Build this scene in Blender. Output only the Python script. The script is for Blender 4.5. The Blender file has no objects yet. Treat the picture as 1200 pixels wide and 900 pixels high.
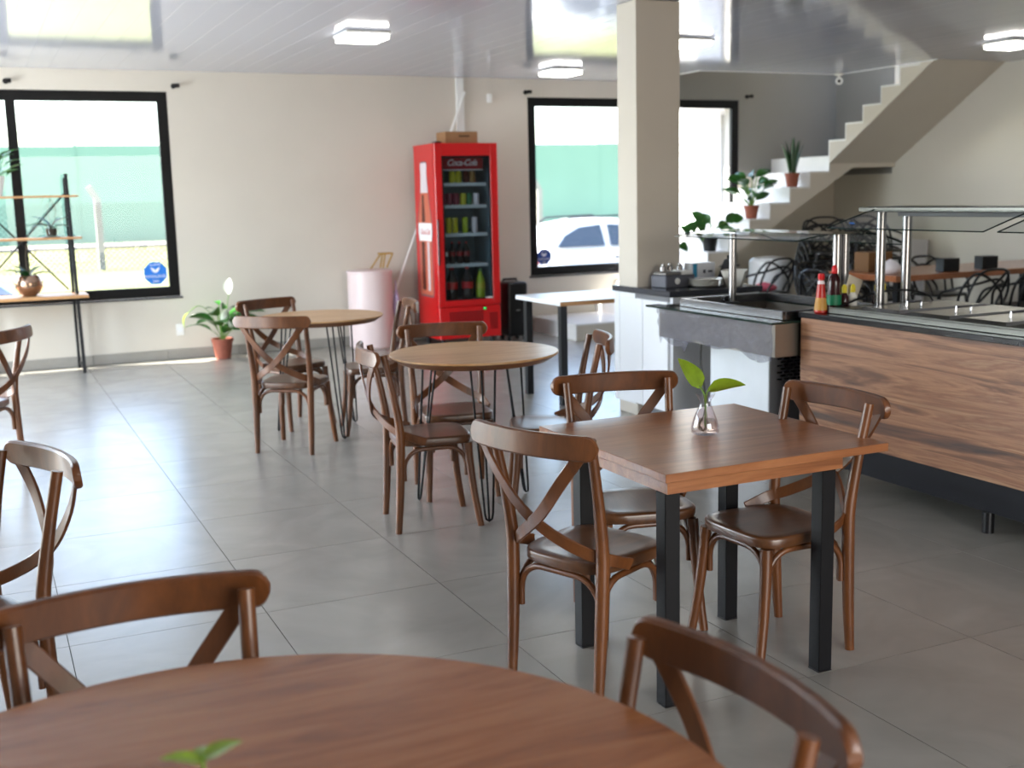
import bpy, bmesh, math, random
from mathutils import Vector, Matrix, Quaternion
random.seed(7)
PI = math.pi
R = math.radians
scene = bpy.context.scene
COL = scene.collection

# ------------------------------------------------------------------ camera
CAM_F, PITCH, YAW, ROLL = 1347.66, 0.163183, 0.432162, -0.023655
CAM_Z = 1.6
fw = Vector((math.sin(YAW) * math.cos(PITCH), math.cos(YAW) * math.cos(PITCH), -math.sin(PITCH)))
rt0 = Vector((math.cos(YAW), -math.sin(YAW), 0))
up0 = rt0.cross(fw)
rt = math.cos(ROLL) * rt0 + math.sin(ROLL) * up0
up = -math.sin(ROLL) * rt0 + math.cos(ROLL) * up0
cam_data = bpy.data.cameras.new('camera')
cam_data.sensor_width = 36.0
cam_data.lens = CAM_F / 1200 * 36.0
cam_data.clip_start = 0.05
cam_data.clip_end = 500
cam_data.dof.use_dof = True
cam_data.dof.focus_distance = 3.9
cam_data.dof.aperture_fstop = 3.2
cam = bpy.data.objects.new('camera', cam_data)
COL.objects.link(cam)
m3 = Matrix((rt, up, -fw)).transposed()
cam.matrix_world = Matrix.Translation((0, 0, CAM_Z)) @ m3.to_4x4()
scene.camera = cam

# ------------------------------------------------------------------ view, sky, sun, daylight
vs = scene.view_settings
vs.view_transform = 'Standard'
vs.look = 'None'
vs.gamma = 1.0
vs.use_curve_mapping = False
vs.exposure = 0.0
scene.cycles.max_bounces = 10
scene.cycles.diffuse_bounces = 5
scene.cycles.glossy_bounces = 5
scene.cycles.transmission_bounces = 6
scene.cycles.transparent_max_bounces = 16
scene.cycles.caustics_reflective = False
scene.cycles.caustics_refractive = False
scene.cycles.sample_clamp_indirect = 6.0
scene.cycles.use_denoising = True

SUN_DIR = Vector((0.62, -0.20, -1.0)).normalized()
world = bpy.data.worlds.new('sky')
scene.world = world
world.use_nodes = True
wn = world.node_tree
bg = wn.nodes['Background']
sky = wn.nodes.new('ShaderNodeTexSky')
sky.sky_type = 'NISHITA'
sky.sun_disc = False
sky.sun_elevation = math.asin(-SUN_DIR.z)
sky.sun_rotation = math.atan2(-SUN_DIR.x, -SUN_DIR.y)
sky.air_density = 1.0
sky.dust_density = 3.0
sky.ozone_density = 1.0
wn.links.new(sky.outputs[0], bg.inputs[0])
bg.inputs[1].default_value = 1.35

sun_d = bpy.data.lights.new('sun', 'SUN')
sun_d.energy = 48.0
sun_d.angle = R(0.6)
sun_d.color = (1.0, 0.95, 0.86)
sun = bpy.data.objects.new('sun', sun_d)
COL.objects.link(sun)
sun.location = (-30, 20, 40)
sun.rotation_euler = SUN_DIR.to_track_quat('-Z', 'Y').to_euler()

def area_light(name, loc, direction, sx, sy, power, color, portal=False):
    d = bpy.data.lights.new(name, 'AREA')
    d.shape = 'RECTANGLE'
    d.size, d.size_y = sx, sy
    d.energy = power
    d.color = color
    o = bpy.data.objects.new(name, d)
    COL.objects.link(o)
    o.location = loc
    o.rotation_euler = Vector(direction).to_track_quat('-Z', 'Z').to_euler()
    if portal:
        d.cycles.is_portal = True
    return o

# daylight entering by the glazed side wall (left, out of frame) and by the shop front behind the camera
for yy, pw in ((6.1, 45), (9.3, 410)):
    area_light('side_window_daylight', (-2.75, yy, 1.45), (1, 0, -0.14), 2.5, 2.3, pw, (0.84, 0.92, 1.0))
area_light('shop_front_daylight', (2.6, -2.85, 1.5), (0, 1, -0.05), 3.8, 2.3, 235, (1.0, 0.87, 0.70))
# sky portals in the two windows of the back wall
area_light('window_portal', (0.42, 12.36, 1.68), (0, -1, 0), 2.7, 1.95, 1, (1, 1, 1), True)
area_light('window_portal', (7.38, 12.36, 1.68), (0, -1, 0), 2.75, 1.95, 1, (1, 1, 1), True)

# ------------------------------------------------------------------ materials
def rgb(r, g, b):
    f = lambda c: (c / 255 / 12.92) if c / 255 <= 0.04045 else ((c / 255 + 0.055) / 1.055) ** 2.4
    return (f(r), f(g), f(b), 1)

MATS = {}
def mat(name, col, rough=0.5, metal=0.0, coat=0.0, var=0.0, vscale=8.0, bump=0.0, bscale=40.0, spec=0.5, trans=0.0, ior=1.45, emit=0.0, coat_rough=0.08, stretch=None, vcol=None):
    m = bpy.data.materials.new(name)
    m.use_nodes = True
    nt = m.node_tree
    b = nt.nodes['Principled BSDF']
    b.inputs['Base Color'].default_value = col
    b.inputs['Roughness'].default_value = rough
    b.inputs['Metallic'].default_value = metal
    b.inputs['Coat Weight'].default_value = coat
    b.inputs['Coat Roughness'].default_value = coat_rough
    b.inputs['Specular IOR Level'].default_value = spec
    b.inputs['Transmission Weight'].default_value = trans
    b.inputs['IOR'].default_value = ior
    if emit:
        b.inputs['Emission Color'].default_value = col
        b.inputs['Emission Strength'].default_value = emit
    if var or bump:
        tc = nt.nodes.new('ShaderNodeTexCoord')
        mp = nt.nodes.new('ShaderNodeMapping')
        if stretch:
            mp.inputs['Scale'].default_value = stretch
        nt.links.new(tc.outputs['Object'], mp.inputs[0])
        no = nt.nodes.new('ShaderNodeTexNoise')
        no.inputs['Scale'].default_value = vscale
        no.inputs['Detail'].default_value = 5
        nt.links.new(mp.outputs[0], no.inputs['Vector'])
        if var:
            cr = nt.nodes.new('ShaderNodeValToRGB')
            c2 = vcol if vcol else tuple(c * (1 - var) for c in col[:3]) + (1,)
            cr.color_ramp.elements[0].position = 0.35
            cr.color_ramp.elements[1].position = 0.65
            cr.color_ramp.elements[0].color = c2
            cr.color_ramp.elements[1].color = col
            nt.links.new(no.outputs['Fac'], cr.inputs[0])
            nt.links.new(cr.outputs[0], b.inputs['Base Color'])
        if bump:
            n2 = nt.nodes.new('ShaderNodeTexNoise')
            n2.inputs['Scale'].default_value = bscale
            n2.inputs['Detail'].default_value = 3
            nt.links.new(mp.outputs[0], n2.inputs['Vector'])
            bp = nt.nodes.new('ShaderNodeBump')
            bp.inputs['Strength'].default_value = bump
            bp.inputs['Distance'].default_value = 0.01
            nt.links.new(n2.outputs['Fac'], bp.inputs['Height'])
            nt.links.new(bp.outputs[0], b.inputs['Normal'])
    MATS[name] = m
    return m

def wood(name, stops, scale=3.0, stretch=(1, 12, 12), rough=0.35, coat=0.3, distort=1.5, coat_rough=0.1, fine=0.25, world_space=False):
    m = bpy.data.materials.new(name)
    m.use_nodes = True
    nt = m.node_tree
    b = nt.nodes['Principled BSDF']
    tc = nt.nodes.new('ShaderNodeTexCoord')
    mp = nt.nodes.new('ShaderNodeMapping')
    mp.inputs['Scale'].default_value = stretch
    nt.links.new(tc.outputs['Object'], mp.inputs[0])
    no = nt.nodes.new('ShaderNodeTexNoise')
    no.inputs['Scale'].default_value = scale
    no.inputs['Detail'].default_value = 6
    no.inputs['Roughness'].default_value = 0.6
    no.inputs['Distortion'].default_value = distort
    nt.links.new(mp.outputs[0], no.inputs['Vector'])
    cr = nt.nodes.new('ShaderNodeValToRGB')
    els = cr.color_ramp.elements
    while len(els) < len(stops):
        els.new(0.5)
    for e, (p, c) in zip(els, stops):
        e.position = p
        e.color = c
    nt.links.new(no.outputs['Fac'], cr.inputs[0])
    # fine pores
    mp2 = nt.nodes.new('ShaderNodeMapping')
    mp2.inputs['Scale'].default_value = tuple(s * 6 for s in stretch)
    nt.links.new(tc.outputs['Object'], mp2.inputs[0])
    n2 = nt.nodes.new('ShaderNodeTexNoise')
    n2.inputs['Scale'].default_value = scale * 2
    n2.inputs['Detail'].default_value = 3
    nt.links.new(mp2.outputs[0], n2.inputs['Vector'])
    mx = nt.nodes.new('ShaderNodeMixRGB')
    mx.blend_type = 'MULTIPLY'
    mx.inputs[0].default_value = fine
    nt.links.new(cr.outputs[0], mx.inputs[1])
    nt.links.new(n2.outputs['Fac'], mx.inputs[2])
    nt.links.new(mx.outputs[0], b.inputs['Base Color'])
    b.inputs['Roughness'].default_value = rough
    b.inputs['Coat Weight'].default_value = coat
    b.inputs['Coat Roughness'].default_value = coat_rough
    MATS[name] = m
    return m

def glass(name, tint=(1, 1, 1, 1), rough=0.0, f0=0.03):
    """Thin pane: clear transmission with a Fresnel reflection."""
    m = bpy.data.materials.new(name)
    m.use_nodes = True
    nt = m.node_tree
    nt.nodes.clear()
    out = nt.nodes.new('ShaderNodeOutputMaterial')
    mix = nt.nodes.new('ShaderNodeMixShader')
    tr = nt.nodes.new('ShaderNodeBsdfTransparent')
    tr.inputs[0].default_value = tint
    gl = nt.nodes.new('ShaderNodeBsdfGlossy')
    gl.inputs['Roughness'].default_value = rough
    geo = nt.nodes.new('ShaderNodeNewGeometry')
    dot = nt.nodes.new('ShaderNodeVectorMath')
    dot.operation = 'DOT_PRODUCT'
    nt.links.new(geo.outputs['Normal'], dot.inputs[0])
    nt.links.new(geo.outputs['Incoming'], dot.inputs[1])
    def mth(op, a, b_=None):
        n = nt.nodes.new('ShaderNodeMath')
        n.operation = op
        for q, v in enumerate((a, b_)):
            if v is None: continue
            if isinstance(v, (int, float)): n.inputs[q].default_value = v
            else: nt.links.new(v, n.inputs[q])
        return n.outputs[0]
    c = mth('ABSOLUTE', dot.outputs['Value'])
    f = mth('POWER', mth('SUBTRACT', 1.0, c), 5.0)          # Schlick, the same from both sides
    f = mth('ADD', mth('MULTIPLY', f, 1 - f0), f0)
    nt.links.new(f, mix.inputs[0])
    nt.links.new(tr.outputs[0], mix.inputs[1])
    nt.links.new(gl.outputs[0], mix.inputs[2])
    nt.links.new(mix.outputs[0], out.inputs[0])
    MATS[name] = m
    return m

M = MATS
mat('wall_paint', rgb(206, 199, 188), 0.55, var=0.03, vscale=2.0, bump=0.05, bscale=120)
mat('wall_grey', rgb(126, 125, 122), 0.5, var=0.03, vscale=2.0, bump=0.05, bscale=120)  # darker grey colour of the upper stairwell walls, back and side
mat('satin_paint', rgb(206, 202, 192), 0.24, var=0.02, vscale=2.0)
mat('white_stone', rgb(232, 232, 232), 0.3, var=0.04, vscale=6)
mat('grout', rgb(48, 47, 45), 0.95, spec=0.1)
mat('skirting_tile', rgb(150, 146, 139), 0.3, var=0.08, vscale=9)
mat('pvc', rgb(190, 193, 208), 0.09, bump=0.12, bscale=2.2, spec=0.3, stretch=(2.2, 0.35, 1))
mat('black_frame', rgb(11, 11, 13), 0.5, spec=0.25)
mat('black_metal', rgb(9, 9, 13), 0.5, spec=0.3)
mat('dark_steel', rgb(40, 41, 44), 0.4, metal=0.6)
mat('steel', rgb(150, 150, 154), 0.24, metal=1.0)
mat('tub_steel', rgb(164, 158, 150), 0.36, metal=1.0)
mat('brushed_steel', rgb(98, 98, 94), 0.34, metal=1.0, var=0.1, vscale=30, stretch=(1, 12, 1))
mat('black_stone', rgb(30, 31, 36), 0.15, var=0.3, vscale=60)
mat('grey_stone', rgb(58, 60, 68), 0.2, var=0.25, vscale=70)
mat('white_laminate', rgb(232, 235, 240), 0.3)
mat('bright_panel', rgb(226, 232, 238), 0.28, var=0.06, vscale=4)
mat('grey_sheet', rgb(118, 119, 124), 0.45)
mat('white_plastic', rgb(232, 232, 230), 0.4)
mat('black_plastic', rgb(17, 17, 20), 0.35)
mat('black_gloss', rgb(20, 20, 26), 0.22)
mat('dark_base', rgb(12, 13, 21), 0.55, spec=0.3)
mat('red_paint', rgb(205, 22, 26), 0.3, coat=0.3)
mat('red_dark', rgb(150, 14, 22), 0.3)
mat('cavity', rgb(110, 128, 138), 0.5)
mat('shelf_white', rgb(214, 222, 226), 0.4)
mat('terracotta', rgb(150, 84, 66), 0.7, var=0.15, vscale=20)
mat('soil', rgb(52, 38, 28), 0.95, var=0.3, vscale=60)
mat('leaf', rgb(48, 104, 38), 0.32, var=0.35, vscale=14)
mat('leaf_light', rgb(134, 166, 44), 0.32, var=0.3, vscale=30)
mat('leaf_dark', rgb(30, 70, 32), 0.3, var=0.35, vscale=14)
mat('stem', rgb(104, 140, 60), 0.5)
mat('twig', rgb(96, 84, 66), 0.7)
mat('petal', rgb(240, 244, 226), 0.5)
mat('cardboard', rgb(158, 120, 84), 0.8, var=0.08, vscale=12)
mat('dark_print', rgb(70, 50, 36), 0.8)
mat('pale_bin', rgb(226, 206, 206), 0.3)
mat('lilac', rgb(196, 186, 222), 0.5)
mat('gold_wood', rgb(176, 138, 58), 0.5, var=0.2, vscale=20)
mat('sticker_blue', rgb(24, 116, 212), 0.4)
mat('sticker_navy', rgb(34, 70, 150), 0.4)
mat('white_print', rgb(245, 245, 248), 0.5)
mat('pale_print', rgb(225, 215, 222), 0.5)
mat('cola', rgb(92, 34, 22), 0.25)
mat('cola_light', rgb(206, 110, 84), 0.3)
mat('bottle_line', rgb(120, 92, 100), 0.4)
mat('cola_dark', rgb(30, 14, 14), 0.15)
mat('soda_yellow', rgb(196, 190, 40), 0.3)
mat('soda_green', rgb(40, 110, 70), 0.3)
mat('soda_wine', rgb(130, 32, 62), 0.3)
mat('soda_gold', rgb(150, 110, 52), 0.35)
mat('soda_lime', rgb(170, 190, 48), 0.2)
mat('led_green', rgb(30, 200, 90), 0.3, emit=1.0)
mat('diffuser', rgb(255, 252, 244), 0.4, emit=14.0)
mat('ketchup', rgb(176, 34, 24), 0.25)
mat('yellow_label', rgb(190, 140, 66), 0.5)
mat('purple_label', rgb(110, 60, 120), 0.5)
mat('sauce_dark', rgb(52, 20, 24), 0.15)
mat('green_label', rgb(26, 120, 84), 0.5)
mat('cap_red', rgb(206, 26, 36), 0.35)
mat('cap_yellow', rgb(214, 196, 30), 0.4)
mat('paper', rgb(206, 198, 184), 0.8)
mat('porcelain', rgb(232, 230, 224), 0.2)
mat('screen_green', rgb(122, 156, 134), 0.85, var=0.06, vscale=0.4)
mat('fence_white', rgb(232, 238, 242), 0.7)
mat('concrete', rgb(150, 147, 141), 0.85, var=0.1, vscale=4)
mat('asphalt', rgb(112, 108, 110), 0.9, var=0.1, vscale=2)
mat('render_white', rgb(236, 236, 236), 0.8)
mat('grass', rgb(74, 82, 38), 0.95, var=0.4, vscale=0.7, vcol=rgb(94, 92, 56))
mat('car_white', rgb(196, 198, 202), 0.25, coat=0.5)
mat('car_blue', rgb(120, 138, 172), 0.25, metal=0.4, coat=0.6)
mat('car_glass', rgb(52, 62, 76), 0.12, spec=0.3)
mat('tyre', rgb(26, 26, 27), 0.8)
mat('brown_box', rgb(112, 78, 42), 0.6)
mat('pink_cloth', rgb(206, 96, 116), 0.8)
mat('white_cloth', rgb(222, 216, 222), 0.8)
mat('bag_blue', rgb(44, 60, 120), 0.35)
mat('carton_blue', rgb(60, 150, 190), 0.5)
mat('grey_device', rgb(92, 94, 104), 0.4)
mat('lid_steel', rgb(196, 194, 186), 0.24, metal=1.0)
mat('glass_edge', rgb(18, 40, 36), 0.15)
mat('water', rgb(190, 150, 120), 0.05, trans=0.9, ior=1.33)
mat('clear_glass', rgb(250, 246, 250), 0.0, trans=1.0, ior=1.45)
mat('mirror_ball', rgb(170, 140, 118), 0.12, metal=0.9)
mat('board_white', rgb(214, 212, 214), 0.5)
glass('pane_glass', (0.96, 0.985, 0.975, 1))
glass('guard_glass', (0.95, 0.98, 0.97, 1), 0.0, 0.025)
glass('fridge_glass', (0.78, 0.83, 0.86, 1))

glass('vase_glass', (0.95, 0.94, 0.96, 1), 0.02, 0.06)
glass('vase_water', (0.90, 0.84, 0.78, 1), 0.0, 0.02)
wood('chair_wood', [(0.3, rgb(78, 43, 18)), (0.55, rgb(112, 65, 30)), (0.75, rgb(128, 77, 38))], 3.0, (3, 3, 1), 0.38, 0.22, 0.8, 0.14)
wood('seat_wood', [(0.3, rgb(78, 48, 28)), (0.55, rgb(100, 64, 38)), (0.75, rgb(114, 75, 47))], 2.5, (1, 6, 6), 0.32, 0.35, 0.8, 0.16)
wood('table_walnut', [(0.3, rgb(130, 78, 46)), (0.5, rgb(158, 101, 62)), (0.7, rgb(176, 118, 76))], 1.6, (1, 9, 9), 0.28, 0.3, 1.2, 0.2)
wood('table_red', [(0.3, rgb(138, 78, 40)), (0.5, rgb(168, 104, 56)), (0.7, rgb(186, 122, 70))], 1.4, (1.2, 9, 9), 0.24, 0.25, 1.6, 0.2)
wood('table_oak', [(0.3, rgb(192, 144, 96)), (0.5, rgb(212, 166, 116)), (0.7, rgb(222, 180, 132))], 1.6, (1, 9, 9), 0.4, 0.25, 1.2, 0.2)
wood('oak_edge', [(0.3, rgb(120, 74, 44)), (0.6, rgb(144, 92, 58))], 2.0, (1, 1, 8), 0.45, 0.1)
wood('buffet_walnut', [(0.30, rgb(66, 38, 24)), (0.40, rgb(126, 82, 54)), (0.49, rgb(182, 130, 94)), (0.56, rgb(142, 94, 64)), (0.64, rgb(196, 148, 110)), (0.74, rgb(92, 56, 38))], 1.0, (1, 0.6, 10.0), 0.45, 0.08, 1.6, 0.2, 0.5)
wood('shelf_oak', [(0.3, rgb(170, 122, 76)), (0.6, rgb(196, 148, 98))], 2.0, (1, 9, 9), 0.5, 0.1)
wood('dining_wood', [(0.3, rgb(150, 88, 52)), (0.6, rgb(176, 110, 70))], 2.0, (1, 9, 9), 0.3, 0.4)

def floor_material():
    m = bpy.data.materials.new('porcelain_tile')
    m.use_nodes = True
    nt = m.node_tree
    b = nt.nodes['Principled BSDF']
    geo = nt.nodes.new('ShaderNodeNewGeometry')
    oi = nt.nodes.new('ShaderNodeObjectInfo')
    add = nt.nodes.new('ShaderNodeVectorMath')
    add.operation = 'ADD'
    mul = nt.nodes.new('ShaderNodeVectorMath')
    mul.operation = 'SCALE'
    mul.inputs[3].default_value = 40.0
    comb = nt.nodes.new('ShaderNodeCombineXYZ')
    nt.links.new(oi.outputs['Random'], comb.inputs[2])
    nt.links.new(comb.outputs[0], mul.inputs[0])
    nt.links.new(geo.outputs['Position'], add.inputs[0])
    nt.links.new(mul.outputs[0], add.inputs[1])
    n1 = nt.nodes.new('ShaderNodeTexNoise')
    n1.inputs['Scale'].default_value = 2.2
    n1.inputs['Detail'].default_value = 7
    n1.inputs['Roughness'].default_value = 0.5
    n1.inputs['Distortion'].default_value = 1.4
    nt.links.new(add.outputs[0], n1.inputs['Vector'])
    cr = nt.nodes.new('ShaderNodeValToRGB')
    cr.color_ramp.elements[0].position = 0.3
    cr.color_ramp.elements[1].position = 0.72
    cr.color_ramp.elements[0].color = rgb(138, 135, 127)
    cr.color_ramp.elements[1].color = rgb(152, 149, 141)
    nt.links.new(n1.outputs['Fac'], cr.inputs[0])
    nt.links.new(cr.outputs[0], b.inputs['Base Color'])
    b.inputs['Roughness'].default_value = 0.26
    b.inputs['Specular IOR Level'].default_value = 0.5
    b.inputs['IOR'].default_value = 2.1
    MATS['porcelain_tile'] = m
floor_material()

# ------------------------------------------------------------------ mesh helpers
def fin(me, smooth_angle=35):
    if len(me.polygons):
        me.polygons.foreach_set('use_smooth', [True] * len(me.polygons))
        me.set_sharp_from_angle(angle=R(smooth_angle))
    me.update()

class MB:
    """Collects shapes; build() links them as one mesh object (coordinates relative to `off`)."""
    def __init__(self, off=(0, 0, 0)):
        self.bm = bmesh.new()
        self.off = Vector(off)
    def box(self, x0, x1, y0, y1, z0, z1, bev=0.0, seg=1, mtx=None):
        b = bmesh.new()
        bmesh.ops.create_cube(b, size=1.0)
        for v in b.verts:
            v.co = Vector(((x0 + x1) / 2 + v.co.x * (x1 - x0), (y0 + y1) / 2 + v.co.y * (y1 - y0), (z0 + z1) / 2 + v.co.z * (z1 - z0)))
        if bev:
            bmesh.ops.bevel(b, geom=list(b.edges), offset=bev, segments=seg, affect='EDGES', profile=0.5)
        return self._merge(b, mtx)
    def _merge(self, b, mtx=None):
        if mtx is not None:
            b.transform(mtx)
        me = bpy.data.meshes.new('tmp')
        b.to_mesh(me)
        b.free()
        self.bm.from_mesh(me)
        bpy.data.meshes.remove(me)
        return self
    def tube(self, pts, r, n=8, closed=False, caps=True):
        pts = [Vector(p) for p in pts]
        k = len(pts)
        rs = r if isinstance(r, (list, tuple)) else [r] * k
        b = self.bm
        rings = []
        prev = None
        for i, p in enumerate(pts):
            if closed:
                t = (pts[(i + 1) % k] - pts[i - 1]).normalized()
            else:
                t = (pts[min(i + 1, k - 1)] - pts[max(i - 1, 0)]).normalized()
            if prev is None:
                a = Vector((0, 0, 1)) if abs(t.z) < 0.9 else Vector((1, 0, 0))
                u = t.cross(a).normalized()
            else:
                u = (prev - t * prev.dot(t))
                u = u.normalized() if u.length > 1e-6 else t.orthogonal().normalized()
            prev = u
            w = t.cross(u)
            rings.append([b.verts.new(p + (u * math.cos(2 * PI * j / n) + w * math.sin(2 * PI * j / n)) * rs[i]) for j in range(n)])
        rng = range(k if closed else k - 1)
        for i in rng:
            A, B2 = rings[i], rings[(i + 1) % k]
            for j in range(n):
                b.faces.new((A[j], A[(j + 1) % n], B2[(j + 1) % n], B2[j]))
        if caps and not closed:
            b.faces.new(list(reversed(rings[0])))
            b.faces.new(rings[-1])
        return self
    def cyl(self, p0, p1, r0, r1=None, n=16):
        return self.tube([p0, p1], [r0, r0 if r1 is None else r1], n)
    def lathe(self, prof, n=24, c=(0, 0, 0), cap=True):
        b = self.bm
        c = Vector(c)
        rings = []
        for r, z in prof:
            rings.append([b.verts.new(c + Vector((max(r, 1e-4) * math.cos(2 * PI * j / n), max(r, 1e-4) * math.sin(2 * PI * j / n), z))) for j in range(n)])
        for A, B2 in zip(rings, rings[1:]):
            for j in range(n):
                b.faces.new((A[j], A[(j + 1) % n], B2[(j + 1) % n], B2[j]))
        if cap:
            b.faces.new(list(reversed(rings[0])))
            b.faces.new(rings[-1])
        return self
    def loft(self, rings, closed_ring=True, caps=True):
        b = self.bm
        vr = [[b.verts.new(Vector(p)) for p in r] for r in rings]
        n = len(vr[0])
        for A, B2 in zip(vr, vr[1:]):
            for j in range(n if closed_ring else n - 1):
                b.faces.new((A[j], A[(j + 1) % n], B2[(j + 1) % n], B2[j]))
        if caps and closed_ring:
            b.faces.new(list(reversed(vr[0])))
            b.faces.new(vr[-1])
        return self
    def prism(self, poly, axis, a, b_):
        """poly: list of 2D points; extruded along axis ('x','y','z') from a to b_."""
        def P(p, t):
            return {'x': (t, p[0], p[1]), 'y': (p[0], t, p[1]), 'z': (p[0], p[1], t)}[axis]
        return self.loft([[P(p, a) for p in poly], [P(p, b_) for p in poly]])
    def strip(self, pts, normals, wid, thick):
        """flat bent strip: width runs along tangent x normal."""
        pts = [Vector(p) for p in pts]
        k = len(pts)
        rings = []
        for i, p in enumerate(pts):
            t = (pts[min(i + 1, k - 1)] - pts[max(i - 1, 0)]).normalized()
            nn = Vector(normals[i])
            nn = (nn - t * nn.dot(t)).normalized()
            w = t.cross(nn)
            W = wid[i] if isinstance(wid, (list, tuple)) else wid
            h, q = W / 2, thick / 2
            c = min(h, q) * 0.5
            rings.append([p + w * x + nn * y for x, y in ((-h, -q + c), (-h + c, -q), (h - c, -q), (h, -q + c), (h, q - c), (h - c, q), (-h + c, q), (-h, q - c))])
        return self.loft(rings)
    def quad(self, a, b_, c, d):
        self.bm.faces.new([self.bm.verts.new(Vector(p)) for p in (a, b_, c, d)])
        return self
    def mesh(self, name, material, angle=35):
        bmesh.ops.translate(self.bm, verts=self.bm.verts, vec=-self.off)
        bmesh.ops.recalc_face_normals(self.bm, faces=self.bm.faces)
        me = bpy.data.meshes.new(name)
        self.bm.to_mesh(me)
        self.bm.free()
        me.materials.append(M[material] if isinstance(material, str) else material)
        fin(me, angle)
        return me
    def build(self, name, material, parent=None, angle=35, loc=None):
        return link(name, self.mesh(name, material, angle), parent, loc)

def link(name, me, parent=None, loc=None):
    o = bpy.data.objects.new(name, me)
    COL.objects.link(o)
    if parent is not None:
        o.parent = parent
    if loc is not None:
        o.location = loc
    return o

def tag(o, label, cat, group=None, kind=None):
    if label: o['label'] = label
    if cat: o['category'] = cat
    if group: o['group'] = group
    if kind: o['kind'] = kind
    return o

def thing(name, label, cat, loc=(0, 0, 0), rz=0.0, group=None):
    o = bpy.data.objects.new(name, None)
    o.empty_display_size = 0.1
    COL.objects.link(o)
    o.location = loc
    o.rotation_euler = (0, 0, rz)
    return tag(o, label, cat, group)

def struct(o):
    o['kind'] = 'structure'
    return o

def dup(root, loc, rz, label, group=None):
    r = root.copy()
    COL.objects.link(r)
    r.location = loc
    r.rotation_euler = (0, 0, rz)
    r['label'] = label
    if group: r['group'] = group
    for ch in list(root.children):
        c = ch.copy()
        COL.objects.link(c)
        c.parent = r
        for g in list(ch.children):
            d = g.copy()
            COL.objects.link(d)
            d.parent = c
    return r

def lettering(name, text, size, material, parent, mtx, extrude=0.0006, shear=0.0, spacing=1.0):
    cu = bpy.data.curves.new('t', 'FONT')
    cu.body = text
    cu.size = size
    cu.align_x = 'CENTER'
    cu.align_y = 'CENTER'
    cu.extrude = extrude
    cu.shear = shear
    cu.space_character = spacing
    cu.resolution_u = 2
    t = bpy.data.objects.new('t', cu)
    COL.objects.link(t)
    dg = bpy.context.evaluated_depsgraph_get()
    me = bpy.data.meshes.new_from_object(t.evaluated_get(dg))
    bpy.data.objects.remove(t)
    me.name = name
    me.transform(mtx)
    me.materials.clear()
    me.materials.append(M[material])
    return link(name, me, parent)

FACE_MINUS_Y = Matrix.Rotation(PI / 2, 4, 'X')                       # text read from -Y
FACE_MINUS_X = Matrix.Rotation(-PI / 2, 4, 'Z') @ Matrix.Rotation(PI / 2, 4, 'X')   # text read from -X

def arc_pts(c, r, a0, a1, n, plane='xy'):
    out = []
    for i in range(n + 1):
        a = a0 + (a1 - a0) * i / n
        u, v = r * math.cos(a), r * math.sin(a)
        out.append(Vector(c) + (Vector((u, v, 0)) if plane == 'xy' else Vector((u, 0, v)) if plane == 'xz' else Vector((0, u, v))))
    return out

def smooth_path(pts, n=6):
    """Catmull-Rom through pts."""
    P = [Vector(p) for p in pts]
    P = [2 * P[0] - P[1]] + P + [2 * P[-1] - P[-2]]
    out = []
    for i in range(1, len(P) - 2):
        for j in range(n):
            t = j / n
            p0, p1, p2, p3 = P[i - 1], P[i], P[i + 1], P[i + 2]
            out.append(0.5 * ((2 * p1) + (p2 - p0) * t + (2 * p0 - 5 * p1 + 4 * p2 - p3) * t * t + (3 * p1 - p0 - 3 * p2 + p3) * t ** 3))
    out.append(P[-2])
    return out

def proj(p):
    d = Vector(p) - Vector((0, 0, CAM_Z))
    z = d.dot(fw)
    if z < 0.05:
        return None
    return (600 + CAM_F * d.dot(rt) / z, 450 - CAM_F * d.dot(up) / z, z)

# ================================================================== SETTING
XL, XR, YB, YF, H = -2.4, 10.4, 12.21, -2.5, 2.9
TX, TY, X0, Y0 = 0.7293, 0.7362, 0.186, 4.341

# floor: screed with every porcelain tile laid on it
floor = struct(MB().box(XL - 0.2, XR + 0.2, YF - 0.2, YB + 0.2, -0.15, -0.004).build('floor', 'grout'))
tm = MB()
tm.box(-TX / 2 + 0.0016, TX / 2 - 0.0016, -TY / 2 + 0.0016, TY / 2 - 0.0016, -0.0035, 0.0)
tile_me = tm.mesh('tile', 'porcelain_tile', 20)
cells = []
for i in range(-5, 16):
    for j in range(-11, 12):
        cx_, cy_ = X0 + TX * (i + 0.5), Y0 + TY * (j + 0.5)
        if cx_ + TX / 2 < XL or cx_ - TX / 2 > XR or cy_ + TY / 2 < YF or cy_ - TY / 2 > YB:
            continue
        p = proj((cx_, cy_, 0))
        vis = p is not None and -60 < p[0] < 1260 and p[1] < 1150 and not (cx_ > 4.7 and cy_ < 7.0 + (cx_ - 4.7) * 1.1)
        cells.append((0 if vis else 1, math.hypot(cx_, cy_), cx_, cy_))
cells.sort()
rest = MB()
def tile_box(mb, cx_, cy_):
    x0, x1 = max(cx_ - TX / 2, XL) + 0.0016, min(cx_ + TX / 2, XR) - 0.0016
    y0, y1 = max(cy_ - TY / 2, YF) + 0.0016, min(cy_ + TY / 2, YB) - 0.0016
    if x1 - x0 > 0.01 and y1 - y0 > 0.01:
        mb.box(x0, x1, y0, y1, -0.0035, 0.0)
n_t = 0
for v, d, cx_, cy_ in cells:
    inside = XL <= cx_ - TX / 2 and cx_ + TX / 2 <= XR and YF <= cy_ - TY / 2 and cy_ + TY / 2 <= YB
    if v == 0 and n_t < 298:
        if inside:
            link('tile', tile_me, floor, (cx_, cy_, 0))
        else:
            t_ = MB()
            tile_box(t_, cx_, cy_)
            t_.build('tile', 'porcelain_tile', floor)
        n_t += 1
    else:
        tile_box(rest, cx_, cy_)
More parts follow.
